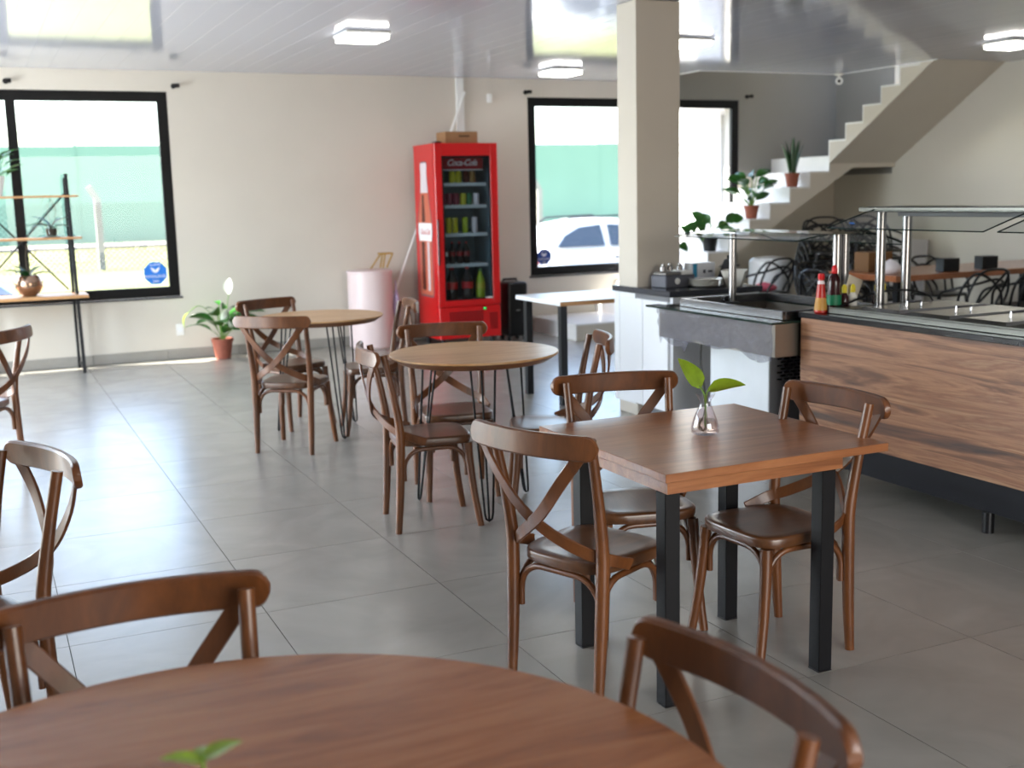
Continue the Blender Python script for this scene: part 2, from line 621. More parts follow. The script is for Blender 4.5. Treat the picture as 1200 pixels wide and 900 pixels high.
o = rest.build('tile_field', 'porcelain_tile', floor)
o['kind'] = 'stuff'

# walls ------------------------------------------------------------
W1 = (-1.05, 1.89)
W2 = (5.91, 8.86)
WZ0, WZ1 = 0.65, 2.70
YW = YB + 0.12
XG = 7.43          # the upper wall of the stairwell has a darker grey colour from here on
w = MB()
w.box(XL, W1[0], YB, YW, 0, 3.08)
w.box(W1[0], W1[1], YB, YW, 0, WZ0)
w.box(W1[0], W1[1], YB, YW, WZ1, 3.08)
w.box(W1[1], W2[0], YB, YW, 0, 3.08)
w.box(W2[0], W2[1], YB, YW, 0, WZ0)
w.box(W2[1], XR, YB, YW, 0, 1.75)
w.box(W2[0], XG, YB, YW, WZ1, 3.08)
struct(w.build('wall_back', 'wall_paint'))
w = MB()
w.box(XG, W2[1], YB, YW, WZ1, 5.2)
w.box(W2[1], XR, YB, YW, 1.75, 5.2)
struct(w.build('wall_stairwell', 'wall_grey'))
struct(MB().box(XR, XR + 0.15, YF, 11.15, 0, 5.2).box(XR, XR + 0.15, 11.15, YW, 0, 1.75).build('wall_right', 'satin_paint'))
struct(MB().box(XR, XR + 0.15, 11.1505, YW, 1.75, 5.2).build('wall_stairwell_side', 'wall_grey'))
# side wall on the left (out of frame), glazed
w = MB()
LW = [(4.8, 7.4), (8.0, 10.6)]
ys = [YF] + [v for p in LW for v in p] + [YW]
for a, b_ in zip(ys[0::2], ys[1::2]):
    w.box(XL - 0.15, XL, a, b_, 0, 3.08)
for a, b_ in LW:
    w.box(XL - 0.15, XL, a, b_, 0, 0.25)
    w.box(XL - 0.15, XL, a, b_, 2.65, 3.08)
struct(w.build('wall_left', 'wall_paint'))
w = MB()
w.box(XL, 0.6, YF - 0.15, YF, 0, 3.08)
w.box(4.6, XR, YF - 0.15, YF, 0, 3.08)
w.box(0.6, 4.6, YF - 0.15, YF, 2.65, 3.08)
struct(w.build('wall_rear', 'wall_paint'))
pillar = struct(MB().box(4.25, 4.61, 7.05, 7.31, 0, H, bev=0.004).build('pillar', 'wall_paint'))

# ceiling: slab plus glossy boards -----------------------------------
OY0, OX1, OY2 = 10.95, 9.37, 9.42     # stairwell opening
c = MB()
c.box(XL, XG, YF, YB, H + 0.03, H + 0.18)
c.box(XG, XR, YF, OY2, H + 0.03, H + 0.18)
c.box(XG, OX1, OY2, OY0, H + 0.03, H + 0.18)
ceiling = struct(c.build('ceiling', 'wall_paint'))
PW = 0.2
def board_mesh(y0, y1):
    b = MB()
    b.box(-PW / 2 + 0.0004, PW / 2 - 0.0004, y0, y1, 0, 0.012, bev=0.0006)
    return b.mesh('ceiling_board', 'pvc', 30)
BM = [board_mesh(YF, YB), board_mesh(YF, OY0), board_mesh(YF, OY2)]
k = 0
x = XL + PW / 2
while x < XR:
    me = BM[0] if x < XG else BM[1] if x < OX1 else BM[2]
    o = link('ceiling_board', me, ceiling, (x, 0, H + 0.002))
    o.rotation_euler = (0, R(random.uniform(-0.3, 0.3)), 0)
    x += PW
t = MB()
t.box(XG - 0.012, XG, OY0, YB, H - 0.004, H + 0.18)
t.box(XG, OX1, OY0, OY0 + 0.012, H - 0.004, H + 0.18)
t.box(OX1 - 0.012, OX1, OY2, OY0, H - 0.004, H + 0.18)
struct(t.build('trim_1', 'white_laminate'))
struct(MB().box(XG - 0.2, XR, OY2 - 0.6, YW, 5.2, 5.35).build('ceiling_stairwell', 'wall_paint'))
w = MB()
w.box(XG - 0.1, XG - 0.012, OY0, YB, H + 0.18, 5.2)
w.box(XG, OX1, OY0 - 0.1, OY0, H + 0.19, 5.2)
struct(w.build('wall_stairwell_upper', 'wall_paint'))

# skirting tiles ------------------------------------------------------
sk = struct(MB().box(XL, 5.9, YB - 0.003, YB, 0.001, 0.095).build('baseboard_back', 'grout'))
sm = MB()
sm.box(-TX / 2 + 0.0015, TX / 2 - 0.0015, -0.009, 0, 0.001, 0.1, bev=0.0015)
sk_me = sm.mesh('skirting_tile', 'skirting_tile')
for i in range(11):
    xx = 1.72 - TX * 5 + TX * (i + 0.5)
    if xx + TX / 2 < 5.9:
        link('skirting_tile', sk_me, sk, (xx, YB - 0.003, 0))
struct(MB().box(XR - 0.012, XR, YF, 11.0, 0.001, 0.1).build('baseboard_right', 'skirting_tile'))

# windows ------------------------------------------------------------
def window(name, x0, x1, mull, sticker, st_col, st_r):
    root = bpy.data.objects.new(name, None)
    COL.objects.link(root)
    root.location = (0, YB, 0)
    struct(root)
    off = (0, YB, 0)
    f = MB(off)
    B = 0.10
    ya, yb = YB + 0.012, YB + 0.062
    e = 0.002
    f.box(x0 + e, x0 + B, ya, yb, WZ0 + e, WZ1 - e)
    f.box(x1 - B, x1 - e, ya, yb, WZ0 + e, WZ1 - e)
    f.box(x0 + B, x1 - B, ya, yb, WZ1 - B, WZ1 - e)
    f.box(x0 + B, x1 - B, ya, yb, WZ0 + e, WZ0 + B)
    f.build('frame', 'black_frame', root)
    MB(off).box(mull - 0.045, mull + 0.045, ya - 0.004, yb - 0.001, WZ0 + B, WZ1 - B).build('mullion', 'black_frame', root)
    for a, b_ in ((x0 + B, mull - 0.045), (mull + 0.045, x1 - B)):
        MB(off).quad((a, YB + .040, WZ0 + B), (b_, YB + .040, WZ0 + B), (b_, YB + .040, WZ1 - B), (a, YB + .040, WZ1 - B)).build('pane', 'pane_glass', root)
    MB(off).box(x0 - 0.02, x1 + 0.02, YB - 0.02, YB - 0.001, WZ0 - 0.022, WZ0 - 0.002, bev=0.003).build('sill', 'grey_stone', root)
    sx, sz = sticker
    poly = [(sx + st_r * math.cos(PI / 8 + PI / 4 * q), sz + st_r * math.sin(PI / 8 + PI / 4 * q)) for q in range(8)]
    st = MB(off).prism(poly, 'y', YB + 0.035, YB + 0.0368).build('alarm_sticker', st_col, root)
    st['label'] = 'blue octagonal alarm company sticker'
    st.matrix_parent_inverse = Matrix()
    F = lambda dz: Matrix.Translation((sx, 0.0345, sz + dz)) @ FACE_MINUS_Y
    lettering('lettering', 'INVIOLÁVEL', st_r * 0.33, 'white_print', st, F(-st_r * 0.28), 0.0003)
    lettering('lettering', '24H', st_r * 0.3, 'white_print', st, F(-st_r * 0.68), 0.0003)
    lettering('lettering', 'ALARME', st_r * 0.24, 'white_print', st, F(st_r * 0.7), 0.0003)
    q = st_r * 0.36
    em = MB()
    zc = sz + st_r * 0.26
    for s in (-1, 1):
        em.prism([(sx + s * 0.04 * q, zc - 0.7 * q), (sx + s * 0.6 * q, zc - 0.35 * q), (sx + s * 1.1 * q, zc + 0.6 * q), (sx + s * 0.55 * q, zc + 0.45 * q), (sx + s * 0.04 * q, zc + 0.1 * q)], 'y', 0.0340, 0.0348)
    em.build('emblem', 'white_print', st)
    return root
window('window_1', W1[0], W1[1], 0.43, (1.66, 0.892), 'sticker_blue', 0.122)
window('window_2', W2[0], W2[1], 7.385, (6.105, 0.865), 'sticker_navy', 0.10)
# glazed side wall frames (left, out of frame) and the shop front behind the camera
for q, (a, b_) in enumerate(LW):
    root = struct(bpy.data.objects.new('window_%d' % (q + 3), None))
    COL.objects.link(root)
    f = MB()
    x0, x1 = XL - 0.11, XL - 0.04
    f.box(x0, x1, a + .002, a + 0.06, 0.252, 2.648)
    f.box(x0, x1, b_ - 0.06, b_ - .002, 0.252, 2.648)
    f.box(x0, x1, a + 0.06, b_ - 0.06, 0.252, 0.31)
    f.box(x0, x1, a + 0.06, b_ - 0.06, 2.59, 2.648)
    f.box(x0, x1, (a + b_) / 2 - 0.03, (a + b_) / 2 + 0.03, 0.31, 2.59)
    f.build('frame', 'black_frame', root)
    MB().quad((XL - .08, a + .06, .31), (XL - .08, b_ - .06, .31), (XL - .08, b_ - .06, 2.59), (XL - .08, a + .06, 2.59)).build('pane', 'pane_glass', root)

# staircase ------------------------------------------------------------
RISE, RUN = 0.179, 0.289
SX_L, SY_N = 9.38, 11.1        # landing riser X, near face Y
stair = struct(bpy.data.objects.new('staircase', None))
COL.objects.link(stair)
xs = [SX_L - RUN * (10 - q) for q in range(11)]     # riser positions, 11 risers
xs[0] = 5.92
poly = []
for q in range(11):
    poly += [(xs[q], RISE * q), (xs[q], RISE * (q + 1))]
poly += [(XR - 0.002, RISE * 11), (XR - 0.002, 1.83), (9.74, 1.83), (9.74 - (1.83 - 0.0) / 0.568, 0.0)]
# concave outline: build it as slices
fl = MB()
def under(xq):
    return max(0.0, min(1.83, 1.83 - 0.568 * (9.74 - xq)))
for q in range(11):
    xa = xs[q]
    xb = xs[q + 1] if q < 10 else XR - 0.002
    cuts = [xa, xb]
    if q == 10: cuts = [xa, 9.74, xb]
    zt = RISE * (q + 1) - 0.02
    for a, b_ in zip(cuts, cuts[1:]):
        if under(a) < 0.001 and under(b_) > 0.001:
            xm = 9.74 - 1.83 / 0.568
            fl.prism([(a, 0), (xm, 0), (xm, zt), (a, zt)], 'y', SY_N, YB - 0.002)
            fl.prism([(xm, 0), (b_, under(b_)), (b_, zt), (xm, zt)], 'y', SY_N, YB - 0.002)
        else:
            fl.prism([(a, under(a)), (b_, under(b_)), (b_, zt), (a, zt)], 'y', SY_N, YB - 0.002)
fl.build('flight', 'wall_paint', stair, 20)
for q in range(11):
    xb = xs[q + 1] if q < 10 else XR - 0.004
    MB().box(xs[q] - 0.014, xs[q], SY_N - 0.004, YB - 0.003, RISE * q + 0.001, RISE * (q + 1) - 0.02).build('riser', 'white_stone', stair)
    MB().box(xs[q] - 0.018, xb - 0.001, SY_N - 0.006, YB - 0.003, RISE * (q + 1) - 0.02, RISE * (q + 1), bev=0.003).build('tread', 'white_stone', stair)
RI2, RU2 = 0.184, 0.285
zl = RISE * 11
fl = MB()
def under2(y):
    return 1.923 + 0.63 * (11.03 - y)
nst = 11
for q in range(nst):
    ya, yb = 11.1 - RU2 * q, 11.1 - RU2 * (q + 1)
    zt = zl + RI2 * (q + 1) - 0.02
    fl.prism([(ya, max(under2(ya), 1.84)), (yb, under2(yb)), (yb, zt), (ya, zt)], 'x', OX1, XR - 0.003)
fl.build('flight', 'wall_paint', stair, 20)
for q in range(nst):
    ya, yb = 11.1 - RU2 * q, 11.1 - RU2 * (q + 1)
    z0 = zl + RI2 * q
    MB().box(OX1 - 0.003, XR - 0.003, ya, ya + 0.012, z0 + 0.001, z0 + RI2 - 0.02).build('riser', 'white_stone', stair)
    MB().box(OX1 - 0.003, XR - 0.003, yb, ya + 0.016, z0 + RI2 - 0.02, z0 + RI2, bev=0.002).build('tread', 'white_stone', stair)

# ceiling lights --------------------------------------------------------
def ceiling_light(x, y, label):
    t = thing('ceiling_light', label, 'lamp', (x, y, H), 0, 'ceiling lights')
    MB().box(-0.185, 0.185, -0.185, 0.185, -0.024, -0.003, bev=0.004).build('housing', 'white_plastic', t)
    MB().box(-0.172, 0.172, -0.172, 0.172, -0.062, -0.0245, bev=0.012, seg=2).build('diffuser', 'diffuser', t)
    return t
ceiling_light(2.96, 9.12, 'square white ceiling light above the open floor, farthest left of the lit ones')
ceiling_light(5.81, 11.18, 'square white ceiling light near the back wall, left of the pillar top')
ceiling_light(8.92, 8.06, 'square white ceiling light at the right edge, beside the sloping stair underside')
ceiling_light(5.80, 8.79, 'square white ceiling light mostly hidden behind the right edge of the pillar')

# conduit, brackets, camera, outlet ---------------------------------------
tag(MB((5.064, YB, 0)).box(5.064 - 0.045, 5.064 + 0.045, YB - 0.035, YB - 0.001, 0.11, H - 0.004, bev=0.004).build('cable_duct', 'white_plastic', loc=(5.064, YB, 0)),
    'white vertical cable duct running up the wall behind the red fridge', 'duct')
def bracket(x, z, label):
    t = thing('curtain_bracket', label, 'bracket', (x, YB, z), 0, 'curtain brackets')
    MB().cyl((0, -0.001, 0), (0, -0.012, 0), 0.026, n=14).build('rosette', 'black_metal', t)
    m = MB()
    m.tube([(0, -0.012, 0), (0, -0.05, 0), (0.02, -0.07, 0.0)], 0.011, 8)
    m.box(0.0, 0.05, -0.085, -0.055, -0.02, 0.02, bev=0.006)
    m.build('holder', 'black_metal', t)
bracket(0.41, 2.775, 'small black curtain bracket above the mullion of the left window')
bracket(1.96, 2.755, 'small black curtain bracket past the right corner of the left window')
bracket(5.886, 2.754, 'small black curtain bracket at the left corner of the window beyond the fridge')
bracket(8.975, 2.745, 'small black curtain bracket on the grey wall right of the window')
tag(MB((5.425, YB, 2.68)).box(5.395, 5.455, YB - 0.04, YB - 0.001, 2.63, 2.73, bev=0.012, seg=2).build('motion_sensor', 'white_plastic', loc=(5.425, YB, 2.68)),
    'small white motion sensor high on the wall between fridge and window', 'sensor')
t = thing('wall_outlet', 'white power outlet low on the wall left of the potted lily', 'outlet', (1.86, YB, 0.30))
MB().box(-0.04, 0.04, -0.009, -0.001, -0.06, 0.06, bev=0.004).build('cover_plate', 'white_plastic', t)
MB().box(-0.018, 0.018, -0.012, -0.0092, -0.02, 0.02, bev=0.002).build('socket', 'white_laminate', t)
t = thing('security_camera', 'white dome-less security camera under the ceiling corner by the stairs', 'camera', (9.3, 10.88, H))
MB().lathe([(0.045, -0.018), (0.05, -0.003)], 18).build('mount', 'white_plastic', t)
MB().tube([(0, 0, -0.018), (0, 0, -0.05), (-0.01, -0.02, -0.07)], 0.012, 8).build('arm', 'white_plastic', t)
d = (Vector((0, 0, 1.2)) - Vector((9.3, 10.88, 2.8))).normalized()
p0 = Vector((-0.01, -0.02, -0.085))
MB().cyl(p0 - d * 0.06, p0 + d * 0.05, 0.043, n=18).build('body', 'white_plastic', t)
MB().cyl(p0 + d * 0.051, p0 + d * 0.054, 0.018, n=16).build('lens', 'black_gloss', t)

# ================================================================== OUTDOORS
def gz(y):
    return -0.35 if y < 24 else (-0.35 + 0.35 * min(1, (y - 24) / 26))
g = MB()
for a, b_ in ((12.45, 24), (24, 50), (50, 90)):
    g.quad((-60, a, gz(a)), (80, a, gz(a)), (80, b_, gz(b_)), (-60, b_, gz(b_)))
g.bm.normal_update()
struct(g.build('ground_lawn', 'grass'))
struct(MB().box(-60, 80, 12.36, 13.6, -0.5, -0.3).build('ground_pavement', 'concrete'))
struct(MB().box(-60, 80, 46.0, 49.3, -0.2, 0.035).build('ground_road', 'asphalt'))
struct(MB().box(4.0, 60, 16.5, 26.0, -0.5, -0.33).build('ground_yard', 'asphalt'))
struct(MB().box(-12, XL - 0.16, -6, 12.3, -0.5, -0.05).build('ground_side', 'concrete'))
# green windscreen fence, far away: cloth panels between posts
t = thing('windscreen_fence', 'tall green mesh windscreen fence far beyond the windows', 'fence', (0, 50, 0))
for q in range(-7, 11):
    MB((0, 50, 0)).box(q * 4.0 - 0.02, q * 4.0 + 4.02, 49.98 + 0.03 * (q % 2), 50.02 + 0.03 * (q % 2), 0.04, 3.92 + 0.03 * (q % 3)).build('screen_panel', 'screen_green', t)
pm = MB((0, 50, 0)).cyl((0, 50.12, -0.05), (0, 50.12, 4.05), 0.05, n=8).mesh('post', 'concrete')
for q in range(-7, 12):
    link('post', pm, t, (q * 4.0, 0, 0))
# bent concrete fence posts with chain link
t = thing('chain_link_fence', 'chain link fence on white bent-top concrete posts across the lawn', 'fence', (0, 34, gz(34)))
def bent_post(xp):
    m = MB((0, 34, gz(34)))
    z0 = gz(34)
    m.loft([[(xp - .085, 33.9, z0 - .1), (xp + .085, 33.9, z0 - .1), (xp + .085, 34.1, z0 - .1), (xp - .085, 34.1, z0 - .1)],
            [(xp - .085, 33.9, z0 + 1.95), (xp + .085, 33.9, z0 + 1.95), (xp + .085, 34.1, z0 + 1.95), (xp - .085, 34.1, z0 + 1.95)],
            [(xp - .28, 33.9, z0 + 2.26), (xp - .14, 33.9, z0 + 2.34), (xp - .14, 34.05, z0 + 2.34), (xp - .28, 34.05, z0 + 2.26)]])
    m.build('fence_post', 'concrete', t)
for xp in (-3.6, 3.2, 10.0, 16.8):
    bent_post(xp)
wm = MB((0, 34, gz(34)))
def wire(a, b_):
    a, b_ = Vector(a), Vector(b_)
    n_ = (b_ - a).cross(Vector((0, 1, 0))).normalized() * 0.006
    wm.quad(a - n_, a + n_, b_ + n_, b_ - n_)
z0, hh = gz(34), 1.85
xx = -4.0
while xx < 8.5:
    wire((xx, 33.88, z0), (xx + hh, 33.88, z0 + hh))
    wire((xx + hh, 33.875, z0), (xx, 33.875, z0 + hh))
    xx += 0.15
o = wm.build('wire_mesh', 'dark_steel', t)
o['kind'] = 'stuff'

# parked cars ---------------------------------------------------------------
def car(name, label, loc, rz, paint):
    t = thing(name, label, 'car', loc, rz)
    L, Wd = 3.9, 1.62
    sec = [  # x, z_low, z_belt, half width
        (0.0, 0.35, 0.62, 0.62), (0.12, 0.25, 0.74, 0.74), (0.6, 0.2, 0.84, 0.80), (1.3, 0.2, 0.88, 0.81), (2.2, 0.2, 0.88, 0.81),
        (2.9, 0.2, 0.86, 0.81), (3.5, 0.2, 0.74, 0.78), (3.8, 0.25, 0.62, 0.70), (3.9, 0.35, 0.55, 0.60)]
    rings = []
    for x, zl_, zb, hw in sec:
        rings.append([(x, -hw, zl_ + 0.1), (x, -hw * 0.9, zl_), (x, hw * 0.9, zl_), (x, hw, zl_ + 0.1), (x, hw * 1.02, (zl_ + zb) / 2), (x, hw, zb - 0.05), (x, hw * 0.93, zb), (x, -hw * 0.93, zb), (x, -hw, zb - 0.05), (x, -hw * 1.02, (zl_ + zb) / 2)])
    MB().loft(rings).build('body', paint, t, 50)
    top = [(0.12, 0.80, 0.74), (0.35, 1.12, 0.66), (0.75, 1.36, 0.59), (1.3, 1.44, 0.57), (1.8, 1.44, 0.57), (2.3, 1.36, 0.58), (2.6, 1.18, 0.63), (3.0, 0.86, 0.72)]
    rings = []
    for x, zt, hw in top:
        rings.append([(x, -0.77, 0.70), (x, -hw, max(zt - 0.05, 0.72)), (x, -hw * 0.85, zt), (x, hw * 0.85, zt), (x, hw, max(zt - 0.05, 0.72)), (x, 0.77, 0.70)])
    MB().loft(rings).build('cabin', paint, t, 40)
    for s in (-1, 1):
        for win in ([(0.42, 0.93), (0.62, 1.14), (0.95, 1.29), (1.42, 1.33), (1.46, 0.93)], [(1.60, 0.93), (1.58, 1.33), (1.95, 1.31), (2.25, 1.22), (2.62, 0.93)]):
            y_at = lambda z: s * (0.78 - 0.19 * max(0, z - 0.78) / 0.6 + 0.006)
            m = MB()
            m.loft([[(p[0], y_at(p[1]) - s * 0.03, p[1]) for p in win], [(p[0], y_at(p[1]) + s * 0.012, p[1]) for p in win]])
            m.build('side_window', 'car_glass', t)
        MB().box(1.64, 1.82, s * 0.83 - 0.012, s * 0.83 + 0.012, 0.70, 0.73, bev=0.006).build('door_handle', 'dark_steel', t)
        for xw in (0.72, 3.08):
            wh = MB().cyl((xw, s * 0.66, 0.29), (xw, s * 0.835, 0.29), 0.29, n=20).build('wheel', 'tyre', t)
            MB().cyl((xw, s * 0.836, 0.29), (xw, s * 0.846, 0.29), 0.18, n=16).build('hub_cap', 'steel', wh)
    for s in (-1, 1):
        MB().tube([(0.7, s * 0.5, 1.38), (0.85, s * 0.5, 1.47), (1.9, s * 0.5, 1.49), (2.05, s * 0.5, 1.43)], 0.018, 6).build('roof_rail', 'dark_steel', t)
    MB().box(-0.01, 0.05, -0.7, -0.5, 0.62, 0.76, bev=0.02).build('tail_light', 'red_dark', t)
    return t
car('parked_car', 'white hatchback car parked outside the window beyond the fridge', (9.45, 20.0, -0.33), 0.03, 'car_white')
car('parked_car', 'silver blue car parked outside the left window behind the shelf rack', (-2.55, 15.2, -0.35), R(6), 'car_blue')

# white building seen through the right part of the second window
t = thing('neighbour_building', 'bright white building with a column and canopy outside the right window', 'building', (17.0, 23, -0.35))
o_ = (17.0, 23, -0.35)
MB(o_).box(15.2, 27.0, 22.6, 23.4, -0.35, 5.5).build('wall', 'render_white', t)
MB(o_).box(14.6, 27.0, 21.5, 22.599, 3.4, 3.7).build('canopy', 'render_white', t)
for xx in (15.4, 16.7):
    MB(o_).box(xx, xx + 0.18, 21.55, 21.75, -0.33, 3.399).build('column', 'concrete', t)
MB(o_).box(15.9, 16.1, 22.5, 22.599, -0.3, 3.3).build('pilaster', 'concrete', t)

# ================================================================== CHAIRS
def seat_mesh():
    m = MB()
    def outline(s, z, n=36):
        pts = []
        for q in range(n):
            a = 2 * PI * q / n
            ca, sa = math.cos(a), math.sin(a)
            e = 0.48
            x = 0.188 * math.copysign(abs(ca) ** e, ca)
            hw = 0.186 + 0.014 * (x / 0.19)
            y = hw * math.copysign(abs(sa) ** e, sa)
            pts.append((x * s, y * s, z))
        return pts
    m.loft([outline(0.93, 0.415), outline(0.985, 0.419), outline(1.0, 0.428), outline(1.0, 0.447), outline(0.985, 0.454), outline(0.95, 0.4565), outline(0.75, 0.4535), outline(0.45, 0.451), outline(0.15, 0.4505)])
    return m.mesh('seat', 'seat_wood', 50)

def rear_leg(s):
    P = smooth_path([(-0.203, s * .186, 0), (-.190, s * .187, .18), (-.180, s * .190, .40), (-.181, s * .192, .52), (-.206, s * .198, .68), (-.246, s * .205, .873)], 5)
    n = len(P) - 1
    rs = [0.0165 + 0.0055 * math.sin(PI * min(1, (i / n) * 1.15)) for i in range(n + 1)]
    m = MB().tube(P, rs, 10)
    return m.mesh('leg', 'chair_wood', 60)

def front_leg(s):
    P = smooth_path([(.206, s * .190, 0), (.180, s * .178, .16), (.163, s * .168, .32), (.157, s * .162, .4165)], 5)
    n = len(P) - 1
    rs = [0.0165 + 0.0055 * (i / n) for i in range(n + 1)]
    return MB().tube(P, rs, 10).mesh('leg', 'chair_wood', 60)

def rail_mesh():
    pts, nor, wid = [], [], []
    us = [-1, -.99, -.975, -.955, -.925, -.88] + [-.8 + 1.6 * i / 16 for i in range(17)] + [.88, .925, .955, .975, .99, 1]
    for u in us:
        y = 0.258 * u
        x = -0.279 - 0.050 * (1 - u * u)
        pts.append((x, y, 0.856))
        nor.append((-1, y * 0.7, 0.10))
        e = (1 - abs(u)) / 0.12
        wid.append(0.077 if e >= 1 else 0.077 * math.sqrt(max(0.06, 1 - (1 - e) ** 2)))
    return MB().strip(pts, nor, wid, 0.022).mesh('top_rail', 'chair_wood', 32)

def slat_mesh(s):
    off = 0.004 * s
    P = smooth_path([(-.291, s * .226, .862), (-.305 + off, s * .14, .745), (-.292 + off, s * .045, .632), (-.262 + off, -s * .05, .558), (-.205, -s * .140, .503), (-.150, -s * .190, .476), (-.06, -s * .2075, .443)], 4)
    N = [(p.x - 0.12, p.y, 0.0) for p in P]
    return MB().strip(P, N, 0.040, 0.010).mesh('cross_slat', 'chair_wood', 32)

def brace_mesh(a, b_):
    a, b_ = Vector(a), Vector(b_)
    d = b_ - a
    L_ = d.length
    d.normalize()
    P = [a + Vector((0, 0, .255)), a + Vector((0, 0, .31))]
    rr = 0.092
    for q in range(1, 7):
        t = PI / 2 * q / 6
        P.append(a + d * (rr * (1 - math.cos(t))) + Vector((0, 0, .31 + rr * math.sin(t))))
    Q = [b_ + Vector((0, 0, .255)), b_ + Vector((0, 0, .31))]
    for q in range(1, 7):
        t = PI / 2 * q / 6
        Q.append(b_ - d * (rr * (1 - math.cos(t))) + Vector((0, 0, .31 + rr * math.sin(t))))
    return MB().tube(P + Q[::-1], 0.0112, 8).mesh('brace', 'chair_wood', 60)

CH = [('seat', seat_mesh()), ('leg', rear_leg(1)), ('leg', rear_leg(-1)), ('leg', front_leg(1)), ('leg', front_leg(-1)),
      ('top_rail', rail_mesh()), ('cross_slat', slat_mesh(1)), ('cross_slat', slat_mesh(-1)),
      ('brace', brace_mesh((.150, .150, 0), (.150, -.150, 0))), ('brace', brace_mesh((-.166, .168, 0), (-.166, -.168, 0))),
      ('brace', brace_mesh((.146, .158, 0), (-.162, .176, 0))), ('brace', brace_mesh((.146, -.158, 0), (-.162, -.176, 0)))]
def make_chair(loc, rz, label):
    t = thing('dining_chair', label, 'chair', loc, rz, 'cross-back wooden chairs')
    for n_, me in CH:
        link(n_, me, t)
    return t
CHAIRS = [
    ((1.765, 3.225, 0), 21.5, 'brown cross-back chair left of the square table, its back turned to the viewer'),
    ((2.445, 3.163, 0), 183, 'brown cross-back chair at the right side of the square table, beside the wood buffet'),
    ((2.178, 3.622, 0), -104, 'brown cross-back chair at the far side of the square table, seat tucked under it'),
    ((2.565, 5.146, 0), 158, 'brown cross-back chair right of the middle round table, seen edge-on behind the square table'),
    ((1.963, 5.252, 0), -9, 'brown cross-back chair at the left of the middle round table, seen in profile'),
    ((2.295, 5.735, 0), -101, 'brown cross-back chair behind the middle round table, in front of the fridge'),
    ((1.806, 7.297, 0), 52, 'brown cross-back chair in front of the farthest round table, whole crossed back in view'),
    ((1.995, 8.07, 0), -68, 'brown cross-back chair behind the farthest round table, nearest the potted lily'),
    ((2.43, 7.60, 0), 169, 'brown cross-back chair right of the farthest round table, seen edge-on beside the fridge'),
    ((-.104, 7.49, 0), 150, 'brown cross-back chair cut by the left edge, in front of the shelf rack'),
    ((-.146, 3.47, 0), 199, 'dark brown cross-back chair cut by the left edge, behind the foreground chair'),
    ((.205, 1.872, 0), -90, 'brown cross-back chair in the left foreground, pushed in at the big round table'),
    ((.700, 1.342, 0), 183, 'brown cross-back chair at the bottom right, nearest to the viewer'),
]
first = None
for loc, deg, lab in CHAIRS:
    if first is None:
        first = make_chair(loc, R(deg), lab)
    else:
        dup(first, loc, R(deg), lab)

# ================================================================== TABLES
t = thing('square_table', 'square brown wooden table on black square legs, glass vase on top', 'table', (2.255, 3.29, 0))
off = (2.255, 3.29, 0)
MB(off).box(1.822, 2.69, 2.862, 3.722, 0.731, 0.759, bev=0.002).build('tabletop', 'table_walnut', t)
m = MB(off)
m.box(1.836, 2.51, 2.876, 2.896, 0.692, 0.7305)
m.box(1.836, 2.51, 3.475, 3.495, 0.692, 0.7305)
m.box(1.836, 1.856, 2.896, 3.475, 0.692, 0.7305)
m.box(2.49, 2.51, 2.896, 3.475, 0.692, 0.7305)
m.build('apron', 'table_walnut', t)
for x, y in ((1.861, 2.912), (2.455, 2.902), (1.861, 3.458), (2.462, 3.44)):
    l_ = MB(off).box(x - .027, x + .027, y - .027, y + .027, 0.004, 0.6915, bev=0.002).build('leg', 'black_metal', t)
    MB(off).box(x - .027, x + .027, y - .027, y + .027, 0.0005, 0.0035).build('foot_cap', 'black_plastic', l_)

def round_table(label, x, y, r, zt, angs, top_mat, edge_mat, hair=True):
    t = thing('round_table', label, 'table', (x, y, 0), 0, 'round wooden tables')
    n = 96
    MB().lathe([(r * 0.3, zt - .012), (r - .004, zt - .012), (r, zt - .009), (r, zt - .002), (r - .002, zt)], n).build('tabletop', top_mat, t, 30)
    MB().lathe([(r - .055, zt - .042), (r - .05, zt - .042), (r - .004, zt - .013), (r * .3, zt - .0125)], n).build('bevelled_edge', edge_mat, t, 30)
    if hair:
        for a in angs:
            a = R(a)
            m = MB()
            c, s = math.cos(a), math.sin(a)
            tx, ty = -s, c
            r0, r1 = r * 0.60, 0.335
            def P(u, rr, z):
                return (c * rr + tx * u, s * rr + ty * u, z)
            w_ = 0.062
            path = [P(-w_, r0, zt - .046), P(-0.021, r1 - 0.004, 0.045), P(-0.015, r1, 0.016), P(0, r1 + .001, 0.0065), P(0.015, r1, 0.016), P(0.021, r1 - 0.004, 0.045), P(w_, r0, zt - .046)]
            m.tube(path, 0.0058, 8)
            m.tube([P(0, r0 - 0.05, zt - .046), P(0, r1 - .004, 0.010)], 0.0058, 8)
            m.box(-.08, .08, -.05, .05, zt - .0455, zt - .0425, mtx=Matrix.Translation((c * (r0 - .03), s * (r0 - .03), 0)) @ Matrix.Rotation(a + PI / 2, 4, 'Z'))
            m.build('hairpin_leg', 'black_metal', t)
    else:
        MB().lathe([(0.24, 0.001), (0.24, 0.012), (0.05, 0.03), (0.04, 0.06), (0.04, zt - .05), (0.16, zt - .044)], 32).build('pedestal', 'black_metal', t)
    return t
round_table('light oak round table on black hairpin legs in the middle of the room', 2.276, 5.39, .433, .81, (-104, 16, 136), 'table_oak', 'oak_edge')
round_table('light oak round table on hairpin legs farthest back, left of the fridge', 2.118, 7.71, .428, .81, (-84, 36, 152), 'table_oak', 'oak_edge')
round_table('large reddish round table in the foreground, cut by the bottom edge', .219, 1.302, .675, .80, (), 'table_red', 'table_red', False)

